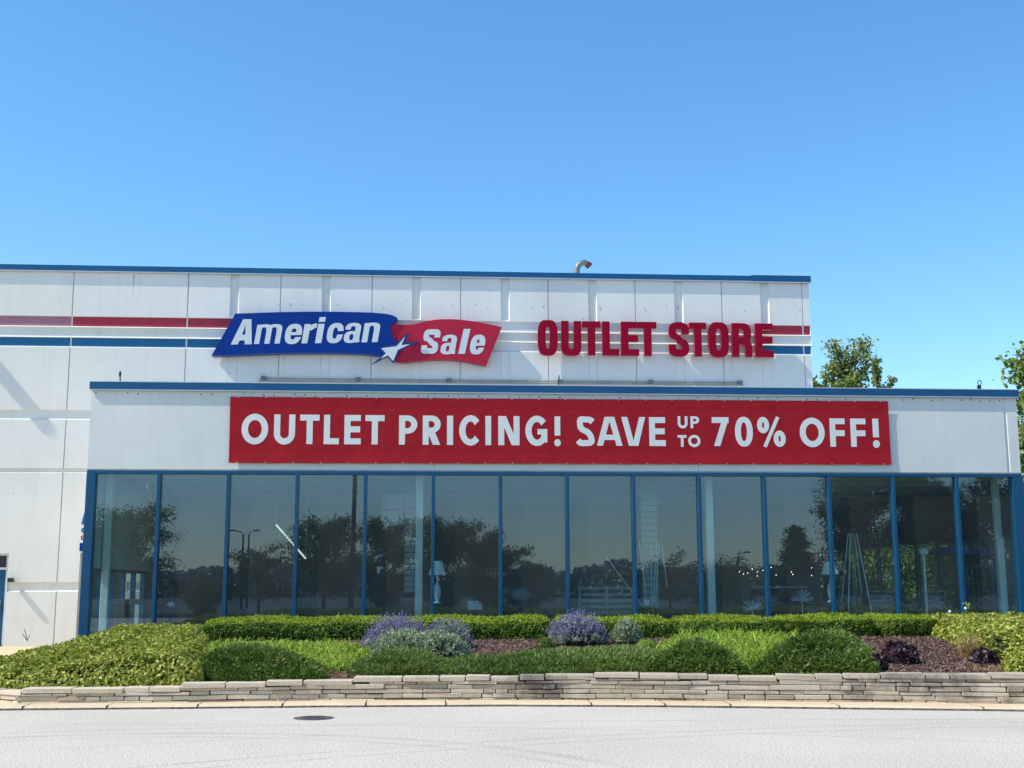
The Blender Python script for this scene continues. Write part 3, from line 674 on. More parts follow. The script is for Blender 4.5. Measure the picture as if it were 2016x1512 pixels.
for ch, x, y, w, t in am:
    if ch == 'A':
        lo = [c1([(228, 405), (355, 147), (440, 147), (443, 402), (370, 403), (369, 362), (318, 364), (300, 404)]), c1([(345, 304), (377, 302), (379, 205)])]
    else: lo = glyph_px(ch, (410+x/5.169, 600+y/5.169), w/5.169, cap, t, .175, .02, 2.8)
    fill(m_, lo, pxplane(SY-.006), 0)
m_.build('lettering', [M['signwhite']], logo)
cap = 330/6.72; m_ = MB()
for ch, x, y, w, t in (('S', 788, 583, 222, .225), ('a', 1045, 583, 202, .225), ('l', 1290, 582, 90, .25), ('e', 1428, 584, 195, .235)):
    fill(m_, glyph_px(ch, (710+x/6.72, 610+y/6.72), w/6.72, cap, t, .225 if ch == 'l' else .18, .0, 2.8, .24 if ch == 'S' else None), pxplane(SY+.044), 0)
m_.build('lettering', [M['signwhite']], logo)
# channel letters
LY = SB-.30
store_sign = thing('letter_sign', 'thick dark red capital letters on the upper wall reading OUTLET STORE', 'sign', tuple(at(1290, 700, LY)))
def glyph_world(mb, ch, x0, x1, z0, z1, Y, t, n, depth, th=None, mf=0, ms_=1, res=.011):
    H = z1-z0; w = (x1-x0)/H
    lo = contours(lambda x, y: glyph(ch, x, y, w, t, n, th), -.06, w+.06, -.06, 1.08, res)
    fill(mb, lo, lambda u, v, d: np.array([x0+u*H, Y+d, z0+v*H]), depth, mf, ms_)
pc = lambda q: 1040+q/4.032
yb, yt = lambda px: 699.0+(px-1080)*.0072, lambda px: 632.5+(px-1080)*.0072
for ch, a, b in (('O', 75, 235), ('U', 262, 421), ('T', 430, 576), ('L', 588, 722), ('E', 736, 879), ('T', 879, 1020), ('S', 1114, 1277), ('T', 1279, 1415), ('O', 1428, 1593), ('R', 1616, 1778), ('E', 1800, 1946)):
    m_ = MB(); pa, pb = pc(a), pc(b)
    glyph_world(m_, ch, X(pa, 665, LY), X(pb, 665, LY), Z(1290, yb(1290), LY), Z(1290, yt(1290), LY), LY, .22 if ch not in 'SR' else .215, 3.2, .13, .19)
    m_.build('letter', [M['letterred'], M['letterside']], store_sign)
# banner
BY = -.05
banner = thing('banner', 'long red vinyl banner with white capitals across the front fascia', 'banner', tuple(at(1100, 850, BY)))
cor = [at(450.3, 911.5, BY), at(1755, 914.8, BY), at(1748, 790, BY), at(453.5, 781, BY)]
m_ = MB(); nx, nz_ = 160, 12
def bpt(i, j):
    u, v = i/nx, j/nz_; p = (cor[0]*(1-u)+cor[1]*u)*(1-v)+(cor[3]*(1-u)+cor[2]*u)*v
    edge = min(1, 6*min(v, 1-v)+.0); p = p.copy(); p[1] += .012*math.sin(u*40+3*v)*(1-edge)*0 - .012*(1-edge)
    p[2] += .0025*math.sin(u*math.pi*2*13)*(1 if j == 0 else 0)
    return p
for i in range(nx):
    for j in range(nz_): m_.quad(bpt(i, j), bpt(i+1, j), bpt(i+1, j+1), bpt(i, j+1))
m_.build('vinyl_sheet', M['banner'], banner, recalc=False)
gm = None
for u in np.linspace(.012, .988, 25):
    for v, (lo_, hi_) in ((.009, (0, 1)), (.991, (2, 3))):
        q = (cor[0]*(1-u)+cor[1]*u)*(1-v)+(cor[3]*(1-u)+cor[2]*u)*v
        if gm is None:
            m_ = MB(); m_.lathe((0, 0, 0), [(.006, 0), (.012, .002), (.013, .005)], 10); me_ = bpy.data.meshes.new('grommet'); me_.from_pydata([(x_, -z_, y_) for x_, y_, z_ in m_.v], [], m_.f); me_.materials.append(M['aluframe']); gm = me_
        g_ = link('grommet', gm, banner); g_.matrix_parent_inverse = Matrix.Translation(-banner.location); g_.location = (q[0], BY-.014, q[2])
LB = BY-.0035
A1 = lambda q: 440+q/4.5818
A2 = lambda q: 870+q/4.48
A3 = lambda q: 1310+q/4.3826
zt, zb2 = Z(1120, 820.0, LB), Z(1120, 877.2, LB)
def word(chars, f_, z0, z1, t):
    m_ = MB()
    for ch, a, b in chars: glyph_world(m_, ch, X(f_(a), 848, LB), X(f_(b), 848, LB), z0, z1, LB, t, 2.0, 0, None, res=.010)
    m_.build('lettering', [M['bannerwhite']], banner)
word([('O', 162, 403), ('U', 455, 646), ('T', 689, 865), ('L', 905, 1043), ('E', 1090, 1240), ('T', 1278, 1452)], A1, zb2, zt, .205)
word([('P', 1583, 1748), ('R', 1797, 1968)], A1, zb2, zt, .205)
word([('I', 45, 99), ('C', 152, 342), ('I', 383, 435), ('N', 497, 685), ('G', 736, 930), ('!', 990, 1048)], A2, zb2, zt, .205)
word([('S', 1190, 1345), ('A', 1372, 1586), ('V', 1590, 1788), ('E', 1828, 1973)], A2, zb2, zt, .205)
word([('U', 108, 193), ('P', 218, 294)], A3, Z(1355, 770+320/4.3826, LB), Z(1355, 770+217/4.3826, LB), .23)
word([('T', 104, 182), ('O', 194, 300)], A3, Z(1355, 770+481/4.3826, LB), Z(1355, 770+379/4.3826, LB), .23)
word([('7', 402, 548), ('0', 600, 754), ('%', 792, 1036)], A3, Z(1460, 770+475/4.3826, LB), Z(1460, 770+226/4.3826, LB), .205)
word([('O', 1158, 1374), ('F', 1418, 1550), ('F', 1597, 1730), ('!', 1785, 1845)], A3, Z(1640, 770+480/4.3826, LB), Z(1640, 770+235/4.3826, LB), .205)
# small blue wall sign half hidden by the corner post
ws = thing('entrance_sign', 'small blue and red letters over a blue plate beside the entrance door', 'sign', tuple(at(160, 1080, SB)))
EY = SB-.012
def small(ch, a, b, y0, y1, mat, t):
    m_ = MB(); glyph_world(m_, ch, X(a, 1040, EY), X(b, 1040, EY), Z(165, y0, EY), Z(165, y1, EY), EY, t, 2.2, .008, res=.03)
    m_.build('lettering', [M[mat], M[mat]], ws)
small('A', 160, 178, 1032, 1008, 'bluestripe', .26); small('O', 160, 172, 1049, 1039, 'bluestripe', .3); small('C', 160, 169, 1063, 1054, 'letterred', .2)
m_ = MB(); m_.box(X(157, 1077, SB), X(157, 1077, SB)+.55, SB-.02, SB-.002, Z(160, 1085, SB), Z(160, 1069, SB)); m_.build('plate', M['signblue'], ws)

# ------------------------------------------------------------------ fixtures on the building
def small_thing(name, label, cat, mb, mat, loc=None, smooth=False):
    o = mb.build(name, mat, None, smooth); return tag(o, label, cat)
# gooseneck vent
vp = at(1136, 541, SB+2.5); vr = 6.6*at(1136, 541, SB+2.5)[1]/2420+.05
sc_ = (SB+2.5-CAM[1])/F
P_ = lambda px, py: at(px, py, SB+2.5)
vent = thing('vent_pipe', 'galvanised gooseneck vent pipe rising behind the upper coping', 'vent pipe', tuple(P_(1135, 560)))
m_ = MB(); path = [P_(1135.5, 575), P_(1135.5, 540), P_(1136, 530), P_(1139, 522.5), P_(1145, 518), P_(1151, 517.5), P_(1157, 520.5)]
m_.tube(path, 6.3*sc_, 14, 0, caps=False)
for q in (P_(1135.5, 536), P_(1138, 524), P_(1147, 517.7)): pass
m_.build('pipe', M['galv'], vent, smooth=True)
m_ = MB(); m_.tube([P_(1155.5, 519.6), P_(1159, 522), P_(1161.5, 524.5)], [6.6*sc_, 7.0*sc_, 7.2*sc_], 14, 0, caps=False); m_.tube([P_(1158.4, 521.6), P_(1159, 522)], 5.9*sc_, 14, 0); m_.build('outlet', M['rust'], vent)
# lifting hooks / rods on the front roof edge
def rod(px, y0, y1, Y, label, style):
    q0, q1 = at(px, y0+10, Y), at(px, y1, Y); s_ = (Y-CAM[1])/F
    m_ = MB()
    if style == 'bulb':
        m_.tube([q0, at(px, y1+12, Y)], 1.3*s_, 8); m_.lathe(tuple(at(px, y1+6, Y)), [(.3*s_, -8*s_), (2.0*s_, -4*s_), (2.4*s_, 0), (1.8*s_, 4*s_), (.3*s_, 6*s_)], 10)
    elif style == 'rod':
        m_.tube([q0, at(px-.5, y0, Y), at(px+1, y1, Y)], 1.0*s_, 8); m_.bevbox(q0[0]-.05, q0[0]+.05, Y-.05, Y+.05, q0[2]-.02, q0[2]+.1, .01)
    else:
        ring_ = [at(px+3.4*math.sin(a), y1+4.5-4.5*math.cos(a)*1.1, Y) for a in np.linspace(-2.6, 2.9, 14)]
        m_.tube(ring_, .9*s_, 6); m_.tube([ring_[-1], at(px+.5, y1+11, Y), at(px+1.8, y1+14, Y), at(px-.6, y1+17, Y), at(px+1, y0, Y), q0], 1.1*s_, 6); m_.bevbox(q0[0]-.04, q0[0]+.04, Y-.04, Y+.04, q0[2], q0[2]+.22, .01)
    return small_thing('roof_hook' if style == 'hook' else 'roof_rod', label, 'roof fitting', m_, M['black'])
rod(236.5, 751, 730, .7, 'short black rod with a bulb tip above the left end of the front coping', 'bulb')
rod(1100, 757, 739, .7, 'thin black bare rod on the front coping below the big red letters', 'rod')
rod(1928.5, 766, 749, .7, 'black twisted hook above the right end of the front coping', 'hook')
# conduit with boxes
con = thing('electrical_conduit', 'twin grey electrical conduit with junction boxes low on the upper wall', 'conduit', tuple(at(1000, 750, SB)))
CY = SB-.05
m_ = MB(); m_.tube([at(517, 744.5, CY), at(705, 746.7, CY), at(884, 748.4, CY), at(1100, 750.4, CY), at(1281, 751.6, CY), at(1457, 752.8, CY)], .017, 8); m_.build('pipe', M['conduit'], con)
m_ = MB(); m_.tube([at(508, 750, CY), at(1000, 754, CY), at(1463, 757.6, CY)], .02, 8); m_.build('pipe', M['conduit'], con)
for px, py in ((519, 744.3), (705, 746.7), (884, 748.4), (1102, 750.4), (1281, 751.6), (1456, 752.8)):
    q = at(px, py, CY); m_ = MB(); m_.bevbox(q[0]-.075, q[0]+.075, SB-.11, SB-.003, q[2]-.045, q[2]+.045, .012); m_.build('junction_box', M['galv'], con)
# black wall lamp at the far left
wl = thing('wall_light', 'small black box light on the white wall beside the blue door', 'wall light', tuple(at(25, 1142, SB)))
q = at(24.5, 1142, SB)
m_ = MB(); m_.bevbox(q[0]-.06, q[0]+.06, SB-.24, SB-.06, q[2]-.055, q[2]+.055, .012); m_.build('housing', M['black'], wl)
m_ = MB(); m_.box(q[0]-.035, q[0]+.035, SB-.06, SB-.001, q[2]-.03, q[2]+.03); m_.build('bracket', M['darkmetal'], wl)

# ------------------------------------------------------------------ things on show inside the windows
def it(px, py, Y): return at(px, py, Y)
def table_lamp(px, ytop, ybot, Y, hw, label):
    s_ = (Y-CAM[1])/F; b = at(px, ybot, Y); h = (ybot-ytop)*s_; t_ = thing('table_lamp', label, 'lamp', (b[0], Y, FL), 'white shaded lamps in the window')
    m_ = MB(); m_.lathe(tuple(b), [(hw*s_, 0), (hw*.55*s_, h)], 24); m_.build('lamp_shade', M['shade'], t_, smooth=False)
    m_ = MB(); zb3 = b[2]; m_.lathe((b[0], Y, zb3-.62), [(.10, -.02), (.10, 0), (.03, .03), (.075, .12), (.09, .25), (.06, .38), (.02, .45), (.015, .63)], 16); m_.build('lamp_base', M['white'], t_, smooth=True)
    m_ = MB(); m_.bevbox(b[0]-.26, b[0]+.26, Y-.2, Y+.2, zb3-.70, zb3-.645, .008)
    for sx_ in (-1, 1):
        for sy_ in (-1, 1): m_.box(b[0]+sx_*.22-.02, b[0]+sx_*.22+.02, Y+sy_*.16-.02, Y+sy_*.16+.02, FL-.005, zb3-.701)
    tag(m_.build('side_table', M['darkwood'], None), label.replace('lamp', 'side table under lamp', 1) if False else ('dark side table under the lamp at window centre left' if px < 1200 else 'dark side table under the lamp at window right'), 'table', 'side tables in the window')
table_lamp(861, 1105, 1132, .62, 17, 'white cone shade lamp behind the mullion near the left display column')
table_lamp(1634, 1106, 1131, .62, 17, 'white cone shade lamp beside the tall tapered patio heater')
# tapered patio heater
hb = at(1684, 1215, .95); sh = (.95-CAM[1])/F
ht = thing('patio_heater', 'tall pyramid patio heater with four slanting metal legs in the window', 'patio heater', (hb[0], .95, FL))
topz = Z(1680, 1050, .95); cx_ = X(1678, 1050, .95)
for sx_ in (-1, 1):
    for sy_ in (-1, 1):
        m_ = MB(); m_.tube([(cx_+sx_*.32,   .95+sy_*.3, FL), (cx_+sx_*.075,   .95+sy_*.075, topz)], .014, 6); m_.build('leg', M['aluframe'], ht)
m_ = MB(); m_.lathe((cx_, .95, topz), [(.09, 0), (.10, .05), (.38, .07), (.40, .085), (.05, .12)], 24); m_.build('reflector', M['darkmetal'], ht)
m_ = MB(); m_.tube([(cx_, .95, FL+.7), (cx_, .95, topz)], .05, 10); m_.build('glass_tube', M['glass'], ht)
m_ = MB(); m_.bevbox(cx_-.24, cx_+.24, .73, 1.17, FL, FL+.72, .02); m_.build('gas_housing', M['darkwood'], ht)
# post heater
pb = at(1822, 1160, 1.0); sp_ = (1.0-CAM[1])/F
pt_ = thing('post_heater', 'slim post heater with bright metal burner head right of the slatted chair', 'patio heater', (pb[0], 1.0, FL))
tz = Z(1822, 1085, 1.0)
m_ = MB(); m_.tube([(pb[0], 1.0, FL), (pb[0], 1.0, tz-.08)], .035, 10); m_.build('post', M['aluframe'], pt_)
m_ = MB(); m_.lathe((pb[0], 1.0, tz-.10), [(.05, 0), (.11, .02), (.12, .14), (.14, .17), (.05, .19)], 16); m_.build('burner_head', M['aluframe'], pt_)
# slatted chairs
def chair(px0, px1, yt_, Y, label):
    a, b = X(px0, 1190, Y), X(px1, 1190, Y); zt_ = Z(px0, yt_, Y); t_ = thing('lounge_chair', label, 'chair', ((a+b)/2, Y, FL), 'slatted lounge chairs in the window')
    m_ = MB()
    for j in range(4): m_.box(a, b, Y, Y+.03, zt_-.04-j*.13, zt_-j*.13)
    m_.box(a, a+.05, Y-.004, Y+.05, FL, zt_+.02); m_.box(b-.05, b, Y-.004, Y+.05, FL, zt_+.02); m_.build('backrest', M['slat'], t_)
    m_ = MB(); m_.bevbox(a+.1, b-.1, Y+.051, Y+.2, zt_-.44, zt_-.1, .04); m_.bevbox(a+.06, b-.06, Y+.21, Y+.8, FL+.32, FL+.46, .03); m_.build('cushion', M['cushion'], t_)
    m_ = MB(); m_.box(a+.02, b-.02, Y+.06, Y+.8, FL+.22, FL+.31); m_.box(a, a+.05, Y+.75, Y+.8, FL, FL+.62); m_.box(b-.05, b, Y+.75, Y+.8, FL, FL+.62); m_.build('frame', M['slat'], t_)
chair(1706, 1770, 1163, 1.1, 'grey slatted lounge chair right of the tall pyramid heater')
chair(1808, 1864, 1163, 1.5, 'grey slatted lounge chair between the post heater and the dark egg chair')
# hanging egg chair
ec = at(1915, 1160, 1.2); s_ = (1.2-CAM[1])/F
eg = thing('egg_chair', 'dark wicker hanging egg chair on a curved stand at the right window', 'chair', (ec[0], 1.2, FL))
m_ = MB()
for a in np.linspace(-.9, .9, 7):
    m_.tube([(ec[0]+.42*math.sin(a)*math.sin(t)*1.0, 1.2+.42*math.cos(a)*math.sin(t), FL+.95-.75*math.cos(t)) for t in np.linspace(.05, 3.05, 14)], .014, 6)
for t in np.linspace(.45, 2.7, 9):
    m_.tube([(ec[0]+.42*math.sin(a)*math.sin(t), 1.2+.42*math.cos(a)*math.sin(t), FL+.95-.75*math.cos(t)) for a in np.linspace(-1.3, 1.3, 12)], .011, 5)
m_.build('basket', M['wicker'], eg)
m_ = MB(); m_.tube([(ec[0]-.45, 1.55, FL+.02), (ec[0]+.5, 1.55, FL+.02)], .03, 8); m_.tube([(ec[0]+.5, 1.5, FL+.02), (ec[0]+.62, 1.5, FL+.6), (ec[0]+.55, 1.45, FL+1.3), (ec[0]+.3, 1.35, FL+1.75), (ec[0], 1.2, FL+1.85)], .028, 8); m_.tube([(ec[0], 1.2, FL+1.85), (ec[0], 1.2, FL+1.69)], .01, 6); m_.build('stand', M['black'], eg)
m_ = MB(); m_.sphere((ec[0], 1.28, FL+.42), .34, 12, 0, .5); m_.build('cushion', M['black'], eg, smooth=True)
# blue cantilever umbrella canopy
u0, u1 = at(1826, 1078, 4.5), at(1950, 1092, 4.5)
um = thing('patio_umbrella', 'blue curved patio umbrella behind the egg chair', 'umbrella', ((u0[0]+u1[0])/2, 4.5, FL))
cx_ = (u0[0]+u1[0])/2; rr = (u1[0]-u0[0])/2; zu = u1[2]
m_ = MB(); m_.lathe((cx_, 4.5, zu), [(rr, 0), (rr*.85, .09), (rr*.6, .17), (rr*.3, .23), (.02, .26)], 12); m_.build('canopy', M['umbrella'], um)
m_ = MB(); m_.tube([(cx_, 4.5, FL), (cx_, 4.5, zu+.24)], .022, 8); m_.build('pole', M['aluframe'], um)
# starburst ornaments
for i, (px, py, r_, lab) in enumerate(((1481, 1200, 24, 'silver starburst ornament low beside the right white column'), (1579, 1183, 25, 'silver starburst ornament left of the lamp by the pyramid heater'))):
    q = at(px, py, .7); s_ = (.7-CAM[1])/F; t_ = thing('starburst_ornament', lab, 'ornament', (q[0], .7, FL), 'starburst ornaments in the window')
    m_ = MB()
    for j in range(46):
        d = np.array([rnd.gauss(0, 1), rnd.gauss(0, 1)*.6, rnd.gauss(0, 1)]); d /= np.linalg.norm(d); d[2] = abs(d[2]) if rnd.random() < .8 else d[2]
        m_.tube([q+d*.03, q+d*r_*s_*rnd.uniform(.8, 1.05)], [.008, .004], 4)
    m_.build('spikes', M['paper'], t_)
    m_ = MB(); m_.tube([(q[0], .7, FL), q], .012, 6); m_.build('stem', M['aluframe'], t_)
# string lights
sl = thing('string_lights', 'string of tiny warm lit bulbs sagging across the right windows', 'string lights', tuple(at(1530, 1125, 3)))
bulbs = [(1456, 1125.5), (1464, 1130), (1472, 1128), (1481, 1120.5), (1491, 1126), (1491, 1134), (1502, 1123), (1518, 1117), (1528, 1132), (1558, 1126), (1561, 1131), (1598, 1118), (1598, 1133)]
m_ = MB(); m_.tube([at(a, b-2.4, 3) for a, b in bulbs], .005, 5); m_.build('wire', M['black'], sl)
for a, b in bulbs:
    q = at(a, b, 3); m_ = MB(); m_.sphere(q, .010, 6); m_.build('bulb', M['bulb'], sl)
# slanting glowing bar added for a bright streak reflected in the glass
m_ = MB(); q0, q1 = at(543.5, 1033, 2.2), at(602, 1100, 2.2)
lb = thing('glint_bar', 'slanting glowing bar added for a bright streak reflected in the left windows', 'light', tuple(q0))
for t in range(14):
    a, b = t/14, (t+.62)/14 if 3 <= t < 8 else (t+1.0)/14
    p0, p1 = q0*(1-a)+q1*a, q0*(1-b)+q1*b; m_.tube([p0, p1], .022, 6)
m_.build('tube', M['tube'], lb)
m_ = MB(); m_.tube([q0+np.array([.0, .05, .012]), q1+np.array([0, .05, .012])], .03, 6); m_.tube([q0+np.array([0, .05, .01]), (q0[0], 2.25, CZ-.27)], .005, 5); m_.tube([q1+np.array([0, .05, .01]), (q1[0], 2.25, CZ-.27)], .005, 5); m_.build('glint_backing', M['aluframe'], lb)
# white slatted bench
a, b = X(1139, 1180, 1.3), X(1250, 1180, 1.3); zt_ = Z(1200, 1155, 1.3)
bn = thing('bench', 'pale slatted garden bench behind the middle window above the catmint', 'bench', ((a+b)/2, 1.3, FL))
m_ = MB()
for j in range(5): m_.box(a+.07, b-.07, 1.3, 1.34, zt_-.07-j*.145, zt_-j*.145)
for xx in (a, (a+b)/2-.03, b-.06): m_.box(xx, xx+.06, 1.29, 1.35, FL, zt_+.02)
m_.build('backrest', M['cushion'], bn)
m_ = MB(); m_.box(a, b, 1.36, 1.85, FL+.36, FL+.42); m_.build('seat', M['cushion'], bn)
for xx in (a, b-.06):
    m_ = MB(); m_.box(xx, xx+.06, 1.79, 1.85, FL, FL+.359); m_.build('leg', M['cushion'], bn)
# bundle of thin display poles
po = thing('display_poles', 'bundle of thin white poles standing in a small base behind the glass', 'poles', tuple(at(1280, 1195, .8)))
for (x0, y0, x1, y1) in ((1258.5, 1065, 1273, 1182), (1282, 1068, 1283.5, 1190), (1293.5, 1069, 1286, 1185), (1298, 1070, 1290, 1188), (1304, 1075, 1313, 1157)):
    m_ = MB(); m_.tube([at(x0, y0, .8), at(x1, y1, .8)], .011, 5); m_.build('pole', M['paper'], po)
q = at(1273, 1186, .78); m_ = MB(); m_.box(q[0]-.06, q[0]+.06, .76, .77, q[2]-.06, q[2]+.06); m_.build('tag_card', M['paper'], po)
q = at(1285, 1195, .8); m_ = MB(); m_.lathe((q[0], .8, FL), [(.2, 0), (.2, .04), (.05, .06), (.045, q[2]-FL)], 14); m_.build('base', M['slat'], po)
m_ = MB(); m_.tube([at(1191, 1093, .8), at(1266, 1195, .8)], .010, 5); small_thing('leaning_pole', 'single thin white pole leaning diagonally above the pale bench', 'pole', m_, M['paper'])
# white cards, posters, price card
q = at(935, 1192, 1.5); s_ = (1.5-CAM[1])/F
pcard = thing('price_card', 'white price card with a red dot standing in the window', 'card', (q[0], 1.5, FL))
m_ = MB(); m_.box(q[0]-14*s_, q[0]+14*s_, 1.5, 1.51, q[2]-8*s_, q[2]+9*s_); m_.build('card', M['paper'], pcard)
m_ = MB(); m_.lathe((q[0]+12*s_, 1.49, q[2]+7*s_), [(4*s_, -.002), (4*s_, .002)], 12); m_.bevbox(q[0]+8*s_, q[0]+15*s_, 1.485, 1.498, q[2]+4*s_, q[2]+10*s_, .004); m_.build('red_dot', M['red'], pcard)
m_ = MB(); m_.tube([(q[0], 1.52, FL), (q[0], 1.52, q[2])], .01, 5); m_.build('stand', M['black'], pcard)
for i, (x0, x1, y0, y1, lab) in enumerate(((752, 796, 972, 1003, 'upper pale notice sheet hanging left of the second white column'), (752, 796, 1006, 1035, 'lower pale notice sheet hanging left of the second white column'))):
    a_, b_ = at(x0, y1, .35), at(x1, y0, .35); m_ = MB(); m_.box(a_[0], b_[0], .35, .356, a_[2], b_[2], 0)
    for j in range(3):
        zz = b_[2]-(j+1)*(b_[2]-a_[2])/4.3; m_.box(a_[0]+.08, b_[0]-.08, .343, .349, zz-.02, zz+.005, 1)
    tag(m_.build('notice_sheet', [M['slat'], M['intfloor']], None), lab, 'notice')
m_ = MB(); q = at(745, 1122, 1.2); s_ = (1.2-CAM[1])/F; m_.box(q[0]-3*s_, q[0]+8*s_, 1.2, 1.205, q[2]+2*s_, q[2]+6*s_); m_.box(q[0]-2*s_, q[0]+3*s_, 1.2, 1.205, q[2]-6*s_, q[2]+1.9*s_); small_thing('paper_tag', 'white paper tag hanging between the pole reflection and the second column', 'tag', m_, M['paper'])
m_ = MB(); m_.tube([at(739, 1106, 1.2), at(741, 1098, 1.2), at(746, 1094, 1.2), at(755, 1092.5, 1.2)], [.012, .03, .022, .008], 6); small_thing('white_bracket', 'small white curved bracket above the paper tag in the window', 'bracket', m_, M['paper'])
# sofa with cushion, rattan
a, b = X(975, 1200, 2.6), X(1050, 1200, 2.6)
so = thing('sofa', 'dark sofa with a pale round cushion behind the centre left window', 'sofa', ((a+b)/2, 2.6, FL))
m_ = MB(); m_.bevbox(a, b, 2.6, 2.85, FL+.05, Z(1000, 1178, 2.6), .05); m_.bevbox(a, b, 2.86, 3.4, FL+.05, FL+.4, .04); m_.build('frame', M['wicker'], so)
m_ = MB(); q = at(1026, 1172, 2.7); m_.sphere(q, .24, 12, 0, .8); m_.build('cushion', M['cushion'], so, smooth=True)
# counter at the left side
q = at(235, 1200, 3.4); m_ = MB(); m_.bevbox(q[0]-.6, q[0]+1.1, 3.2, 3.8, FL+.55, FL+.68, .02); m_.bevbox(q[0]-.5, q[0]+.2, 3.25, 3.75, FL, FL+.549, .02); m_.bevbox(q[0]+.7, q[0]+1.0, 3.25, 3.75, FL, FL+.549, .02)
small_thing('counter', 'dark low counter inside the left corner window', 'counter', m_, M['darkwood'])

# sideboard and a small star ornament
a, b = X(1482, 1165, 2.6), X(1592, 1165, 2.6)
sbd = thing('sideboard', 'long pale topped sideboard behind the starburst ornaments', 'sideboard', ((a+b)/2, 2.6, FL)); zt_ = Z(1540, 1154, 2.6)
m_ = MB(); m_.bevbox(a, b, 2.6, 3.2, zt_-.06, zt_, .01); m_.build('top', M['cushion'], sbd)
m_ = MB(); m_.bevbox(a+.08, b-.08, 2.66, 3.14, FL+.08, zt_-.061, .01); m_.build('cabinet', M['darkwood'], sbd)
so2 = at(337, 1190, .6); m_ = MB()
for j in range(6): t = j*math.pi/3+.2; m_.tube([so2, so2+np.array([math.cos(t)*.11, 0, math.sin(t)*.07])], [.025, .008], 5)
small_thing('star_ornament', 'small white star ornament low in the second window pane', 'ornament', m_, M['paper'])
# ------------------------------------------------------------------ ground, road, kerb
m_ = MB(); m_.quad((-900, -900, -.06), (900, -900, -.06), (900, 900, -.06), (-900, 900, -.06)); tag(m_.build('ground', M['grass'], None, recalc=False), kind='structure')
kpx = [(-260, 1399), (-100, 1399.8), (0, 1399), (340, 1396), (640, 1392.8), (990, 1391), (1300, 1392.4), (1655, 1396.6), (2016, 1401), (2120, 1402.4), (2500, 1407)]
kf = [flat(a, b, 0) for a, b in kpx]
kx = np.array([q[0] for q in kf]); ky = np.array([q[1] for q in kf])
def kerb_y(x): return float(np.interp(x, kx, ky))
m_ = MB()
xs = np.linspace(-60, 60, 121)
for a, b in zip(xs[:-1], xs[1:]):
    m_.quad((a, -39, 0), (b, -39, 0), (b, kerb_y(b)+.05, 0), (a, kerb_y(a)+.05, 0))
tag(m_.build('road', M['asphalt'], None, recalc=False), kind='structure')
m_ = MB(); m_.quad((-120, -39.15, -.02), (120, -39.15, -.02), (120, -39, .0), (-120, -39, .0)); m_.quad((-120, -39.4, -.02), (120, -39.4, -.02), (120, -39.15, -.02), (-120, -39.15, -.02))
tag(m_.build('verge_edge', M['concrete'], None, recalc=False), kind='structure')
wpx = [(42, 1385), (340, 1383), (640, 1378.8), (900, 1378), (1126, 1378), (1300, 1379.4), (1655, 1381.6), (2016, 1386), (2150, 1387.5), (2500, 1392)]
KZ = .05
wf = [flat(a, b, KZ) for a, b in wpx]; wx = np.array([q[0] for q in wf]); wy = np.array([q[1] for q in wf])
def wall_y(x): return float(np.interp(x, wx, wy))
WX0 = float(wx[0]); WY0 = float(wy[0])
m_ = MB()
jts = [-40, -11.5, -9.2]+[float(flat(p_, 1395, KZ)[0]) for p_ in (30, 195, 375, 545, 715, 880, 1180, 1330)]+[4.2, 5.6, 7.4, 9.3, 11.4, 14, 40]
for a, b in zip(jts[:-1], jts[1:]):
    a += .008; b -= .008; n = max(1, int((b-a)/.06))
    tt = np.linspace(a, b, n+1)
    yb_ = [kerb_y(t)+.012*nz(np.array(t*3), np.array(t), 2)+.006*rnd.uniform(-1, 1) for t in tt]
    for i in range(n):
        u, v = tt[i], tt[i+1]; yu, yv = yb_[i], yb_[i+1]
        bu = (wall_y(u) if u > WX0 else WY0+.9*(WX0-u))+.25; bv = (wall_y(v) if v > WX0 else WY0+.9*(WX0-v))+.25
        if u < -9: bu = bv = WY0+3.6
        m_.quad((u, yu+.10, KZ), (v, yv+.10, KZ), (v, bv, KZ), (u, bu, KZ), 0)
        m_.quad((u, yu+.005, .026), (v, yv+.005, .026), (v, yv+.10, KZ), (u, yu+.10, KZ), 0)
        m_.quad((u, yu-.004, -.02), (v, yv-.004, -.02), (v, yv+.005, .026), (u, yu+.005, .026), 1)
    m_.quad((a, yb_[0], -.02), (a, yb_[0]+1.0, -.02), (a, yb_[0]+1.0, KZ), (a, yb_[0]+.02, KZ), 1); m_.quad((b, yb_[-1], -.02), (b, yb_[-1]+1.0, -.02), (b, yb_[-1]+1.0, KZ), (b, yb_[-1]+.02, KZ), 1)
tag(m_.build('kerb', [M['concrete'], M['kerbedge']], None, recalc=False), kind='structure')
m_ = MB(); m_.quad((-45, -7.4, .1), (-7.4, -7.4, .1), (-7.4, SB-.002, .1), (-45, SB-.002, .1)); m_.quad((-45, -7.4, .1), (-7.4, -7.4, .1), (-7.4, -7.4, -.03), (-45, -7.4, -.03))
tag(m_.build('pavement', M['concrete'], None, recalc=False), kind='structure')
m_ = MB(); m_.quad((-260, -420, -.03), (260, -420, -.03), (260, -49, -.03), (-260, -49, -.03)); tag(m_.build('parking_lot', M['lot'], None, recalc=False), kind='structure')
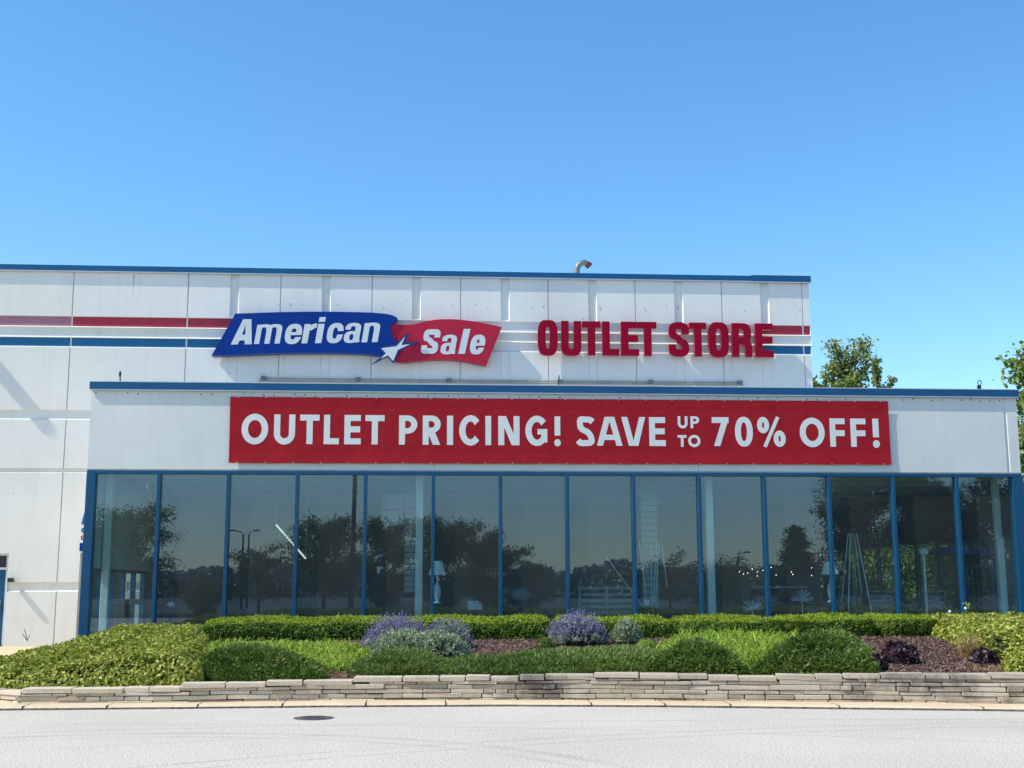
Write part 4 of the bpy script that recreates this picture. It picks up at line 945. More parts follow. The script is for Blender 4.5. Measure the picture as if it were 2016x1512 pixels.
# manhole
q = flat(617.5, 1413.3, .004); mh = thing('manhole_cover', 'round dark iron manhole cover in the pale road', 'manhole cover', (q[0], q[1], 0))
m_ = MB(); m_.lathe((q[0], q[1], 0), [(.255, -.02), (.255, .006)], 32); m_.build('frame', M['cast'], mh)
m_ = MB(); m_.lathe((q[0], q[1], 0), [(.215, -.01), (.215, .011)], 32)
for i in range(-4, 5): m_.box(q[0]-.17+.02*abs(i), q[0]+.17-.02*abs(i), q[1]+i*.04-.008, q[1]+i*.04+.008, .0112, .015)
m_.build('lid', M['cast'], mh)

# ------------------------------------------------------------------ planting bed
tpx = [(42, 1357), (360, 1352), (372, 1345), (520, 1344), (640, 1338), (720, 1334), (870, 1332), (1000, 1331), (1120, 1330), (1165, 1326), (1290, 1325.5), (1420, 1331), (1500, 1332), (1640, 1327), (1745, 1325), (2016, 1327), (2500, 1330)]
tx, tz_ = [], []
for a, b in tpx:
    x = float(flat(a, np.interp(a, [p_[0] for p_ in wpx], [p_[1] for p_ in wpx]), KZ)[0]); tx.append(x); tz_.append(float(Z(a, b, wall_y(x))))
def wall_top(x): return float(np.interp(x, tx, tz_))
def xleft(y): return WX0-(y-WY0) if y < -8.2 else WX0-(-8.2-WY0)-.0
BT = .68
def zb(x, y):
    yw = wall_y(max(x, WX0)); t = min(1, max(0, (y-yw)/(-4.6-yw))); z = (wall_top(max(x, WX0))-.05)*(1-t)+BT*t
    g = min(1, max(0, (x-xleft(y))/1.7)); return .06+(z-.06)*g
def bed(px, py):
    z = .5
    for _ in range(12):
        p = flat(px, py, z); z = .5*z+.5*zb(p[0], p[1])
    return flat(px, py, z)
m_ = MB(); gx = np.concatenate([np.linspace(WX0-3.6, 16, 80), np.linspace(17, 45, 10)])
for a, b in zip(gx[:-1], gx[1:]):
    def yr(x): return wall_y(x)+.16 if x >= WX0 else WY0-(x-WX0)+.1
    ta = np.linspace(0, 1, 26)
    for u, v in zip(ta[:-1], ta[1:]):
        pts = []
        for x, t in ((a, u), (b, u), (b, v), (a, v)):
            y0 = yr(x); y = y0+(.0-y0)*t; pts.append((x, y, zb(x, y)+.02*float(nz(np.array(x*2), np.array(y*2), 5))*(1 if t > 0 else 0)))
        m_.quad(*pts)
tag(m_.build('planting_bed', M['mulch'], None, smooth=True, recalc=False), kind='structure')
def mulch_chips():
    P = []
    for (x0, x1, y0, y1, n) in ((905, 1310, 1250, 1300, 9000), (1680, 2016, 1250, 1325, 11000), (640, 740, 1300, 1335, 1500), (1450, 1500, 1300, 1330, 600)):
        for _ in range(n):
            q = bed(rnd.uniform(x0, x1), rnd.uniform(y0, y1)) if False else None
        a = bed(x0, y0); b = bed(x1, y0); c = bed(x1, y1); d = bed(x0, y1)
        u, v = rng.uniform(0, 1, (n, 1)), rng.uniform(0, 1, (n, 1)); P.append((a*(1-u)+b*u)*(1-v)+(d*(1-u)+c*u)*v)
    P = np.concatenate(P); P[:, 2] = [zb(x, y)+.015 for x, y in P[:, :2]]
    lm = LM(); lm.leaves(P, np.tile([0, 0, 1.0], (len(P), 1)), .055, .022, 0, .45)
    tag(lm.build('mulch', [M['mulchchip']]), 'reddish brown bark mulch chips scattered over the bare bed', 'mulch', kind='stuff')
mulch_chips()

# ------------------------------------------------------------------ dry stone retaining wall
rw = thing('retaining_wall', 'low dry stacked limestone wall edging the raised planting bed', 'wall', (2.0, float(wall_y(2.0)), KZ))
r2 = random.Random(3)
def along(s):                                        # path: left return, then front
    return s
path = [(WX0-2.6, WY0+2.0), (WX0, WY0)]+[(float(a), float(b)) for a, b in zip(wx[1:], wy[1:])]
path = [p for p in path if p[0] < 15.5]+[(15.5, wall_y(15.5))]
seg = [0]
for a, b in zip(path[:-1], path[1:]): seg.append(seg[-1]+math.hypot(b[0]-a[0], b[1]-a[1]))
def pos(s):
    i = max(0, min(len(seg)-2, int(np.searchsorted(seg, s))-1)); t = (s-seg[i])/(seg[i+1]-seg[i]); a, b = path[i], path[i+1]
    return a[0]+(b[0]-a[0])*t, a[1]+(b[1]-a[1])*t, math.atan2(b[1]-a[1], b[0]-a[0])
L = seg[-1]; S1 = seg[1]
def topz(s):
    x, y, _ = pos(s); return wall_top(x) if s > S1 else wall_top(WX0)-.03+.05*(S1-s)/S1
core = MB()
m_ = MB()
hs = [.056, .066, .058, .068, .055, .064, .06, .06]
def put(mb, s0, s1, z0, z1, prot, dep):
    x, y, a = pos((s0+s1)/2); nx_, ny_ = math.sin(a), -math.cos(a)
    cx_, cy_ = x+nx_*(prot-dep/2), y+ny_*(prot-dep/2)
    mb.bevbox(cx_-(s1-s0)/2, cx_+(s1-s0)/2, cy_-dep/2, cy_+dep/2, z0, z1, r2.uniform(.004, .009), 0, .007, a, r2)
CAPH = .066
z_lo = KZ-.03
courses = []
z = z_lo
for c_ in range(8):
    h = hs[c_]; s = r2.uniform(-.4, 0)
    while s < L:
        ln = r2.choice([.2, .28, .36, .45, .55, .75])*r2.uniform(.8, 1.15)
        if s < S1 < s+ln: ln = max(.12, S1-s) if S1-s > .15 else ln
        s0, s1 = max(0, s+r2.uniform(.002, .007)), min(L, s+ln-r2.uniform(.002, .007)); mid = (s0+s1)/2; lim = topz(mid)-CAPH
        wob = .004*math.sin(mid*2.1+c_)
        z0_, z1_ = z+wob+.0035, z+h+wob-.0035
        if z0_ < lim-.018 and s1-s0 > .05:
            z1_ = min(z1_, lim-.004)
            if lim-z1_ < .025: z1_ = lim-.004
            put(m_, s0, s1, z0_, z1_, r2.uniform(-.014, .010), .22)
        s += ln
    z += h
m_.build('stone_courses', M['stone'], rw)
s = 0
while s < L:
    ln = r2.uniform(.3, .72)
    if s < S1 < s+ln: ln = max(.15, S1-s)
    m_ = MB(); zt_ = topz(s+ln/2)+r2.uniform(-.014, .014); put(m_, s+.008, min(L, s+ln-.008), zt_-CAPH+r2.uniform(-.003, .002), zt_, r2.uniform(.0, .035), r2.uniform(.26, .34)); m_.build('cap_stone', M['stone'], rw); s += ln
m_ = MB()
for i in range(60):
    s0, s1 = L*i/60, L*(i+1)/60; (x0, y0, a0), (x1, y1, a1) = pos(s0+1e-4), pos(s1-1e-4)
    o0 = (-math.sin(a0)*.07, math.cos(a0)*.07); o1 = (-math.sin(a1)*.07, math.cos(a1)*.07)
    m_.quad((x0+o0[0], y0+o0[1], 0), (x1+o1[0], y1+o1[1], 0), (x1+o1[0], y1+o1[1], topz(s1)-.05), (x0+o0[0], y0+o0[1], topz(s0)-.05))
m_.build('backfill', M['kerbedge'], rw, recalc=False)

# ------------------------------------------------------------------ plants
def regionZ(poly_px=None): pass
def inside(poly, x, y):
    c = np.zeros(x.shape, bool); n = len(poly)
    for i in range(n):
        (x0, y0), (x1, y1) = poly[i-1], poly[i]
        with np.errstate(divide='ignore', invalid='ignore'):
            c ^= ((y0 > y) != (y1 > y)) & (x < (x1-x0)*(y-y0)/(y1-y0+1e-12)+x0)
    return c
def edged(poly, x, y):
    d = np.full(x.shape, 1e9)
    for i in range(len(poly)):
        (x0, y0), (x1, y1) = poly[i-1], poly[i]; dx, dy = x1-x0, y1-y0; t = np.clip(((x-x0)*dx+(y-y0)*dy)/(dx*dx+dy*dy), 0, 1)
        d = np.minimum(d, np.hypot(x-x0-t*dx, y-y0-t*dy))
    return d
zbv = np.vectorize(zb)
def mass(name, label, cat, poly, Hf, edge, n, leaf, mats, light_top=None, group=None, bump_=.06, seed=1, extra=None, spread=.8, lo=.0):
    """low shrub mass with a domed top over a plan polygon"""
    x0, x1 = min(p[0] for p in poly), max(p[0] for p in poly); y0, y1 = min(p[1] for p in poly), max(p[1] for p in poly)
    def hgt(x, y):
        d = edged(poly, x, y); ins = inside(poly, x, y); e = np.clip(d/edge, 0, 1)
        return np.where(ins, Hf(x, y)*np.sqrt(np.clip(1-(1-e)**2, 0, 1)), 0)
    lm = LM()
    gx_ = np.linspace(x0, x1, max(12, int((x1-x0)/.16))); gy_ = np.linspace(y0, y1, max(12, int((y1-y0)/.16))); X_, Y_ = np.meshgrid(gx_, gy_)
    ins = inside(poly, X_, Y_); H_ = hgt(X_, Y_); Zc = zbv(X_, Y_)+H_*.82-.05+np.where(ins, bump_*nz(X_*3, Y_*3, seed)*.5, -.25)
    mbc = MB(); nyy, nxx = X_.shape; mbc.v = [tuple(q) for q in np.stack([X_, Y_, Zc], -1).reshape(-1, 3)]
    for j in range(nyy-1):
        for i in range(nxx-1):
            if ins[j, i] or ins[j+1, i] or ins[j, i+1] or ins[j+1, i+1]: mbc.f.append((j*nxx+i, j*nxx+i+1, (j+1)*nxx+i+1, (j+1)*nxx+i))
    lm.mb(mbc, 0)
    k_ = int(n*1.6*(x1-x0)*(y1-y0)/max(.1, abs(sum(poly[i-1][0]*poly[i][1]-poly[i][0]*poly[i-1][1] for i in range(len(poly))))/2))
    x, y = rng.uniform(x0, x1, k_), rng.uniform(y0, y1, k_); ok = inside(poly, x, y); x, y = x[ok], y[ok]
    # more samples near the steep rim
    d = edged(poly, x, y); keep = (d < edge) | (rng.random(len(x)) < .55); x, y = x[keep], y[keep]
    eps = .05; h = hgt(x, y); gx1 = (hgt(x+eps, y)-h)/eps; gy1 = (hgt(x, y+eps)-h)/eps
    nb = .7*nz(x*3, y*3, seed)+.5*nz(x*8, y*8, seed+3); z = zbv(x, y)+h+bump_*nb-rng.random(len(x))**2*.10*np.minimum(1, h/.15)
    rim = np.minimum(h, .6)*rng.random(len(x))*(d[keep] < edge*.45)*.95; z = z-rim
    P = np.stack([x, y, z], 1); nrm = unit(np.stack([-gx1, -gy1, np.ones(len(x))], 1))
    seglen = np.array([math.hypot(poly[i_][0]-poly[i_-1][0], poly[i_][1]-poly[i_-1][1]) for i_ in range(len(poly))]); nr = int(n*.22); si = rng.choice(len(poly), nr, p=seglen/seglen.sum())
    A_ = np.array([poly[i_-1] for i_ in si]); B_ = np.array([poly[i_] for i_ in si]); tt = rng.random((nr, 1)); Q = A_+(B_-A_)*tt; cen = np.array(poly).mean(0); inw = np.stack([-(B_-A_)[:, 1], (B_-A_)[:, 0]], 1); inw /= np.linalg.norm(inw, axis=1, keepdims=True)+1e-9
    chk = inside(poly, *(Q+inw*.02).T); inw[~chk] *= -1; off = rng.random((nr, 1))*.16*edge/.45+.01; Q2 = Q+inw*off; hh = np.maximum(hgt(Q2[:, 0], Q2[:, 1]), .03)
    R_ = np.stack([Q2[:, 0], Q2[:, 1], zbv(Q2[:, 0], Q2[:, 1])+hh*rng.uniform(.0, 1.05, nr)], 1); P = np.concatenate([P, R_]); nrm = np.concatenate([nrm, unit(np.concatenate([-inw, np.full((nr, 1), .45)], 1))])
    if extra: extra(lm, P, nrm)
    else:
        sel = nrm[:, 2] > .93
        if light_top is not None:
            lm.leaves(P[sel], nrm[sel], leaf[0], leaf[1], light_top, spread); lm.leaves(P[~sel], nrm[~sel], leaf[0], leaf[1], 1, spread)
        else: lm.leaves(P, nrm, leaf[0], leaf[1], 1, spread)
    o = lm.build(name, mats); return tag(o, label, cat, group)
# big spreading shrub on the left
q = lambda px, py: tuple(bed(px, py)[:2])
pl = [(WX0+.02, WY0+.28)]+[(x, wall_y(x)+.26) for x in (-4.6, -3.9, -3.4)]+[(-3.1, -9.6), (-3.2, -8.0), (-3.6, -6.5), (-3.8, -5.0), (-3.75, -4.0), (-4.2, -2.7), (-6.6, -1.3), (-8.3, -1.2), (-8.75, -2.0), (-8.75, -7.9), (-7.2, -9.25)]
def Hb(x, y): t = np.clip((y+10.5)/7.5, 0, 1); return .44*(1-t)+.17*t+.03*nz(x*1.4, y*1.4, 8)
mass('spreading_shrub', 'wide yellow green spreading shrub filling the left corner of the bed', 'shrub', pl, Hb, .45, 80000, (.068, .04), [M['core'], M['l_bush']], seed=2, bump_=.10)
# small hedge end behind it
pl = [(-8.55, -1.15), (-6.8, -1.15), (-6.8, -.25), (-7.9, -.25), (-8.5, -.6)]
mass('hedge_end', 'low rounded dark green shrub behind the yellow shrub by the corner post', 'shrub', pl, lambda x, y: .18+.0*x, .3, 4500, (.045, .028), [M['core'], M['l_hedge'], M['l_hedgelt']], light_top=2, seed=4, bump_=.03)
# right shrub
pl = [q(1840, 1256), q(1872, 1266), q(1896, 1290), q(1930, 1302), q(1975, 1300), q(2000, 1312), q(2110, 1316), (15.0, -1.0), (11.0, -1.0), (X(1842, 1240, -3.9)-.1, -2.4)]
mass('leafy_shrub', 'loose yellow green leafy shrub at the right end of the bed', 'shrub', pl, lambda x, y: np.clip(.30-.02*(y+3), .26, .42)+.05*nz(x*2, y*2, 9), .5, 26000, (.075, .045), [M['core'], M['l_bush']], seed=7, bump_=.10)
# clipped hedges
def hedge(px0, px1, label, ytop=1214, yb=1256, seed=1, dy=0):
    Yf, Yb = -4.85+dy, -3.0+dy; xa, xb = X(px0, 1235, Yf+.3), X(px1, 1235, Yf+.3)
    zt_ = Z((px0+px1)/2, ytop, Yb-.25); z0 = BT-.05; r_ = .25
    cx_, cy_ = (xa+xb)/2, (Yf+Yb)/2; ax, ay = (xb-xa)/2, (Yb-Yf)/2; hz = zt_-z0
    A = np.array([2*ax*2*ay, 2*ax*hz, 2*ay*hz, 2*ay*hz, 2*ax*hz*.3]); n = int(A.sum()*3000); f = rng.choice(5, n, p=A/A.sum())
    u, v = rng.uniform(-1, 1, n), rng.uniform(-1, 1, n)
    P = np.zeros((n, 3)); vz = (v+1)/2*hz
    P[:, 0] = np.where(f == 2, -ax, np.where(f == 3, ax, u*ax)); P[:, 1] = np.where(f == 0, v*ay, np.where(f == 1, -ay, np.where(f == 4, ay, u*ay))); P[:, 2] = np.where(f == 0, hz, vz)
    lim = np.array([max(.02, ax-r_), max(.02, ay-r_), hz-r_]); Q = P.copy(); Q[:, 0] = np.clip(P[:, 0], -lim[0], lim[0]); Q[:, 1] = np.clip(P[:, 1], -lim[1], lim[1]); Q[:, 2] = np.minimum(P[:, 2], lim[2])
    nrm = unit(P-Q); wob = .06*nz(P[:, 0]*2.2+seed, P[:, 1]*2.2+P[:, 2]*3, seed)-.03*rng.random(n)
    S = Q+nrm*(r_+wob[:, None])+np.array([cx_, cy_, z0])
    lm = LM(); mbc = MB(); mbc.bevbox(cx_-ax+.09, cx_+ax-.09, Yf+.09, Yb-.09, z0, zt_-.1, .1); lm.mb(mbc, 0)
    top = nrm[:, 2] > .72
    lm.leaves(S[top], nrm[top], .040, .026, 2, .7); lm.leaves(S[~top], nrm[~top], .042, .027, 1, .8)  # upward leaves get the lighter colour, so the sunlit top is painted in
    # new shoots
    k_ = rng.random(n) < .08; lm.needles(S[k_ & top], nrm[k_ & top], .05, .016, 2, .4)
    tag(lm.build('clipped_hedge', [M['core'], M['l_hedge'], M['l_hedgelt']]), label, 'hedge', 'clipped hedges under the windows')
hedge(392, 1092, 'long clipped hedge under the left windows running behind the first catmint', 1214.5, 1257, 1)
hedge(1096, 1330, 'clipped hedge behind the second catmint and round grey green plant', 1214, 1255, 2)
hedge(1334, 1540, 'clipped hedge mostly hidden behind the right strappy plants', 1212.5, 1255, 3)
hedge(1547, 1720, 'short square clipped hedge behind the right juniper', 1211.5, 1253, 4)
hedge(1729, 1848, 'short rounded clipped hedge above the dark plum plant', 1210.5, 1258, 5)
# junipers
def juniper(poly_px, H, label, seed, light=False, n=9000, edge=.6, bmp=.06, drape=None):
    pl = [tuple(bed(a, b)[:2]) for a, b in poly_px]
    def ex(lm, P, nrm):
        ctr = P.mean(0); rad = P-ctr; rad[:, 2] = 0; out = unit(nrm*.55+unit(rad)*.75+np.array([-.1, -.25, .1])+.35*np.stack([nz(P[:, 0]*4, P[:, 1]*4, seed+2), nz(P[:, 0]*4, P[:, 1]*4, seed+5), 0*P[:, 0]], 1)); k_ = rng.random(len(P)) < (.45 if light else .10)+.35*(nz(P[:, 0]*5, P[:, 1]*5, seed) > .35)
        lm.needles(P[~k_], out[~k_], .060, .017, 1, .75); lm.needles(P[k_], out[k_]+np.array([0, 0, .2]), .070, .016, 2, .7)
    o = mass('juniper', label, 'juniper', pl, lambda x, y: H*(1+.16*nz(x*1.6, y*1.6, seed)), edge, n, None, [M['core'], M['l_jun'], M['l_junlt']], seed=seed, bump_=bmp, extra=ex, group='junipers along the stone wall')
juniper([(352, 1343), (480, 1346), (636, 1340), (645, 1328), (600, 1312), (520, 1300), (430, 1302), (375, 1318)], .31, 'dark green juniper mound right of the yellow shrub', 1, n=30000, edge=.9)
juniper([(680, 1331), (760, 1333), (850, 1332), (905, 1322), (880, 1308), (790, 1300), (715, 1305)], .20, 'low juniper below the first catmint', 2, True, 18000, .7)
juniper([(835, 1331), (1000, 1329), (1150, 1328), (1290, 1325), (1330, 1310), (1290, 1289), (1120, 1290), (1000, 1303), (880, 1310)], .14, 'long pale green spreading juniper in front of the bare mulch', 3, True, 36000, .6, .04)
juniper([(1272, 1327), (1340, 1330), (1470, 1330), (1468, 1318), (1440, 1304), (1370, 1298), (1300, 1305)], .36, 'juniper spilling over the wall left of the strappy clump', 4, False, 22000, .75)
juniper([(1480, 1330), (1560, 1332), (1728, 1329), (1730, 1312), (1705, 1288), (1655, 1276), (1590, 1290), (1520, 1305)], .47, 'tall peaked juniper mound left of the bare mulch', 5, False, 30000, 1.1)
# draping part of the juniper over the wall face
# strappy daylilies
def daylily(poly_px, n, ln, label, seed, up=1.0):
    pl = [tuple(bed(a, b)[:2]) for a, b in poly_px]; x0, x1 = min(p[0] for p in pl), max(p[0] for p in pl); y0, y1 = min(p[1] for p in pl), max(p[1] for p in pl)
    x, y = rng.uniform(x0, x1, n*3), rng.uniform(y0, y1, n*3); ok = inside(pl, x, y); x, y = x[ok][:n], y[ok][:n]
    P = np.stack([x, y, zbv(x, y)+.02], 1); d = rng.normal(size=(len(x), 3))*.75; d[:, 2] = up
    lm = LM(); lm.blades(P, d, ln*1.15, .021, 0, 1.7)
    k_ = rng.random(len(P)) < .12; d2 = d[k_]*np.array([1.2, 1.2, .8])+np.array([0, -.35, .25]); lm.blades(P[k_]+np.array([0, 0, .05]), d2, ln*1.45, .03, 0, 2.1, 6)
    tag(lm.build('daylily_clump', [M['l_lily']]), label, 'grassy plant', 'strappy leaved clumps in the bed')
daylily([(398, 1296), (470, 1314), (640, 1325), (730, 1318), (735, 1296), (700, 1276), (560, 1272), (420, 1274)], 9000, .27, 'strappy green clump between the left hedge and the dark juniper', 1, .75)
daylily([(1302, 1290), (1330, 1312), (1440, 1325), (1500, 1322), (1560, 1300), (1600, 1282), (1570, 1268), (1450, 1262), (1340, 1266)], 11000, .42, 'bright green strappy clump in front of the right hedge', 2, .95)
# catmint and lavender-like plants
def catmint(px0, px1, ytop, ybot, label, flowers, seed, name='catmint_plant', n=420, dep=.8):
    b = bed((px0+px1)/2, ybot-2); s_ = (b[1]-CAM[1])/F; w = (px1-px0)*s_/2; c = b+np.array([0, w*dep, 0]); c[2] = zb(c[0], c[1]); Hh = Z((px0+px1)/2, ytop, c[1])-c[2]
    d = rng.normal(size=(n, 3)); d[:, 2] = np.abs(d[:, 2])+.15; d = unit(d); tip = d*np.array([w, w*dep, Hh])*rng.uniform(.78, 1.05, (n, 1)); root = d*np.array([w*.35, w*.35*dep, 0])
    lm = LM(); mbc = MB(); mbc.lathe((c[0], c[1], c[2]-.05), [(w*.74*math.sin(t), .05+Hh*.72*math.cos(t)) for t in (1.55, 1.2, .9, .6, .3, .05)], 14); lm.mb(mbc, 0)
    T = rng.uniform(.35, 1, (n, 40, 1)); base = (c+root)[:, None, :]; P = base+(tip-root)[:, None, :]*T+rng.normal(size=(n, 40, 3))*.012; dirs = np.repeat(unit(tip-root)[:, None, :], 40, 1)
    P = P.reshape(-1, 3); dirs = dirs.reshape(-1, 3); T = T.reshape(-1)
    fl = (T > .70) & (rng.random(len(T)) < flowers) if flowers else np.zeros(len(T), bool)
    if flowers: zz = (P[:, 2]-c[2])/Hh; fl &= zz+.15*rng.random(len(zz)) > .42
    lm.needles(P[~fl], dirs[~fl], .05, .020, 1, .8); lm.leaves(P[fl], dirs[fl], .028, .018, 2, 1.2) if fl.any() else None
    stems = np.stack([base[:, 0]-.003, base[:, 0]+.003, (c+tip)+.0015, (c+tip)-.0015], 1); lm.quads(stems, 1)
    if flowers:                                      # spikes above the mound
        k_ = rng.random(n) < .6; t0 = (c+tip)[k_]; u = unit(d[k_]*np.array([.7, .7, 1])+np.array([0, 0, .5])); m2 = 12
        Q = (t0[:, None, :]+u[:, None, :]*rng.uniform(0, .12, (len(t0), m2, 1))+rng.normal(size=(len(t0), m2, 3))*.008).reshape(-1, 3); lm.leaves(Q, np.repeat(u, m2, 0), .024, .016, 2, 1.2)
    tag(lm.build(name, [M['core'], M['l_cat'], M['l_purple']]), label, 'flowering plant' if flowers else 'plant')
catmint(716, 846, 1214, 1292, 'tall purple flowering catmint in front of the left hedge', .85, 1, n=520)
catmint(1084, 1202, 1211, 1276, 'purple flowering catmint beside the round grey green plant', .8, 2, n=520)
catmint(728, 862, 1238, 1308, 'grey green foliage plant below the left purple catmint', 0, 3, 'grey_green_plant')
catmint(800, 928, 1240, 1309, 'wide grey green plant next to the bare mulch', 0, 4, 'grey_green_plant')
catmint(838, 930, 1226, 1282, 'grey green plant against the hedge above the wide one', 0.05, 5, 'grey_green_plant', 300)
catmint(1205, 1271, 1218, 1273, 'small round grey green plant between the catmint and the strappy clump', 0, 6, 'grey_green_plant', 300)
# heuchera, grasses, weeds
def leafy(px0, px1, ytop, ybot, label, name, cat, mats, leaf=(.075, .06), n=700, core='core', group=None):
    b = bed((px0+px1)/2, ybot-1); s_ = (b[1]-CAM[1])/F; w = (px1-px0)*s_/2; c = b+np.array([0, w*.8, 0]); c[2] = zb(c[0], c[1]); Hh = Z((px0+px1)/2, ytop, c[1])-c[2]
    d = rng.normal(size=(n, 3)); d[:, 2] = np.abs(d[:, 2]); d = unit(d); P = c+d*np.array([w, w, Hh])*(.8+.2*rng.random((n, 1)))*(1+.12*nz(d[:, 0]*3, d[:, 1]*3+d[:, 2]*2, 3))[:, None]
    lm = LM(); mbc = MB(); mbc.lathe((c[0], c[1], c[2]-.03), [(w*.8*math.sin(t), .03+Hh*.75*math.cos(t)) for t in (1.55, 1.2, .9, .6, .3, .05)], 14); lm.mb(mbc, 0)
    lm.leaves(P, d, leaf[0], leaf[1], 1, .6); tag(lm.build(name, [M[core], M[mats]]), label, cat, group)
HG = 'dark plum leaved plants on the mulch'
leafy(1746, 1822, 1262, 1311, 'largest dark plum leaved plant on the right mulch', 'plum_plant', 'plant', 'l_plum', n=900, group=HG)
leafy(1718, 1752, 1289, 1323, 'small dark plum plant touching the peaked juniper', 'plum_plant', 'plant', 'l_plum', n=420, group=HG)
leafy(1920, 1975, 1276, 1309, 'dark plum plant in front of the dry straw grass', 'plum_plant', 'plant', 'l_plum', n=520, group=HG)
leafy(1056, 1096, 1255, 1282, 'small green weed left of the second catmint', 'green_weed', 'weed', 'l_hedge', (.04, .02), 700)
leafy(1255, 1296, 1258, 1280, 'small green weed right of the round grey green plant', 'green_weed', 'weed', 'l_lily', (.05, .018), 600)
leafy(1985, 2050, 1284, 1327, 'green weed at the right end of the wall', 'green_weed', 'weed', 'l_bush', (.06, .03), 900)
def tuft(px, ybot, ytop, n, label, mat, name, cat, spread=.35, ln=None):
    b = bed(px, ybot); Hh = Z(px, ytop, b[1])-b[2]; P = np.tile(b, (n, 1))+rng.normal(size=(n, 3))*np.array([.09, .09, 0]); d = rng.normal(size=(n, 3))*spread; d[:, 2] = 1
    lm = LM(); lm.blades(P, d, Hh*1.25, .016, 0, .5, 3); tag(lm.build(name, [M[mat]]), label, cat)
tuft(1912, 1296, 1254, 260, 'dry straw coloured grass tuft beside the right shrub', 'l_dry', 'dry_grass', 'grass tuft')
lm = LM()
for a, b_, n in ((1905, 1320, 160), (1945, 1321, 200), (1980, 1316, 120), (690, 1330, 130), (655, 1328, 130)):
    b = bed(a, b_); P = np.tile(b, (n, 1))+rng.normal(size=(n, 3))*np.array([.14, .1, 0]); d = rng.normal(size=(n, 3)); d[:, 2] = np.abs(d[:, 2])*.6+.2
    lm.blades(P, d, .12, .012, 0, .5, 3)
tag(lm.build('dead_stems', [M['l_dry']]), 'withered brown stems lying low along the top of the stone wall', 'dead stems', kind='stuff')
b = bed(1908, 1240)
rs = thing('rose_twig', 'thin green rose twig with white blooms rising before the right window', 'plant', tuple(b))
m_ = MB(); tw = [at(1908, 1232, -3.1), at(1906, 1212, -3.1), at(1902, 1196, -3.12), at(1903, 1187, -3.12)]; m_.tube(tw, .008, 5); m_.tube([tw[1], at(1896, 1200, -3.12)], .006, 5); m_.build('stem', M['l_hedge'], rs)
lm = LM(); P = np.array([np.array(tw[1])*(1-t)+np.array(tw[3])*t for t in rng.random(60)])+rng.normal(size=(60, 3))*.03; lm.leaves(P, rng.normal(size=(60, 3)), .05, .03, 0); lm.build('leaf', [M['l_hedgelt']], rs)
for a, c_ in ((1870, 1204), (1901, 1198), (1872, 1212)):
    m_ = MB(); m_.sphere(at(a, c_, -3.15), .03, 7); m_.build('bloom', M['paper'], rs)
# bare twigs poking from the yellow shrub at the left
m_ = MB(); g0 = at(54, 1262, -6.0)
for dx, dy in ((-6, -24), (-10, -14), (4, -12)): m_.tube([g0, at(54+dx*.5, 1262+dy*.55, -6.0), at(54+dx, 1262+dy, -6.0)], .007, 4)
small_thing('dry_twig', 'dry brown twig sticking out of the left shrub near the pavement', 'twig', m_, M['l_dry'])

# ------------------------------------------------------------------ trees
def tree(name, label, base, H, cr, seed, n, leaf, mat, group=None, style='round', trunk_h=.3, lean=(0, 0), dens=1.0, limbs=9):
    r = random.Random(seed); g = np.random.default_rng(seed); t_ = thing(name, label, 'tree', tuple(base), group); base = np.array(base, float)
    tm = MB(); top = base+np.array([lean[0], lean[1], H*(.93 if style != 'upright' else .90)])
    trunk = [base+(top-base)*s+np.array([math.sin(s*5+seed)*.03*H*s, math.cos(s*4+seed)*.03*H*s, 0]) for s in np.linspace(0, 1, 7)]
    tr_ = .022*H+.03; tm.tube(trunk, [tr_*(1-.85*s) for s in np.linspace(0, 1, 7)], 7)
    pts = []
    for i in range(limbs):
        s = trunk_h+(1-trunk_h)*(i+.5)/limbs; k_ = min(5, int(s*6)); p0 = trunk[k_]*(1-(s*6-k_))+trunk[k_+1]*(s*6-k_)
        a = i*2.4+r.uniform(-.4, .4)
        if style == 'round': ext = cr*math.sqrt(max(.08, 1-((s-.62)/.48)**2)); up = .35+.3*s
        elif style == 'cone': ext = cr*(1.05-s)*1.15+.1; up = .1
        elif style == 'upright': ext = cr*(.85-.5*s); up = 1.5
        else: ext = cr*(.6+.4*r.random()); up = .15
        d = np.array([math.cos(a), math.sin(a), up]); p = p0.copy(); lp = [p0]
        for j in range(4):
            d = unit(d+np.array([r.uniform(-.3, .3), r.uniform(-.3, .3), r.uniform(-.12, .2)])); p = p+d*ext/4*(1.25 if style == 'upright' else 1); lp.append(p)
        tm.tube(lp, [tr_*.42*(1-s*.5)*(1-.8*q_) for q_ in np.linspace(0, 1, 5)], 5); pts += lp[2:]
        for j in (1, 2, 3, 4):
            for b_ in range(3):
                e = unit(d*.5+np.array([r.uniform(-1, 1), r.uniform(-1, 1), r.uniform(-.35, .75) if style != 'upright' else r.uniform(.3, 1.6)])); ln = ext*r.uniform(.18, .42)
                q1 = lp[j]+e*ln; tm.tube([lp[j], lp[j]+e*ln*.55+np.array([0, 0, .02*H*.3]), q1], [tr_*.14, tr_*.09, tr_*.03], 4, caps=False)
                pts += [lp[j]+e*ln*.5, lp[j]+e*ln*.8, q1]
    pts += [trunk[-1], trunk[-2]]
    tm.build('trunk', M['bark'], t_, smooth=True)
    Q = np.array(pts); idx = g.integers(0, len(Q), n); P = Q[idx]+g.normal(size=(n, 3))*np.array([1, 1, .75])*cr*.085*dens
    lm = LM(); lm.leaves(P, g.normal(size=(n, 3))+np.array([0, 0, .5]), leaf[0], leaf[1], 0, .8, r=g); lm.build('crown', [M[mat]], t_)
    return t_
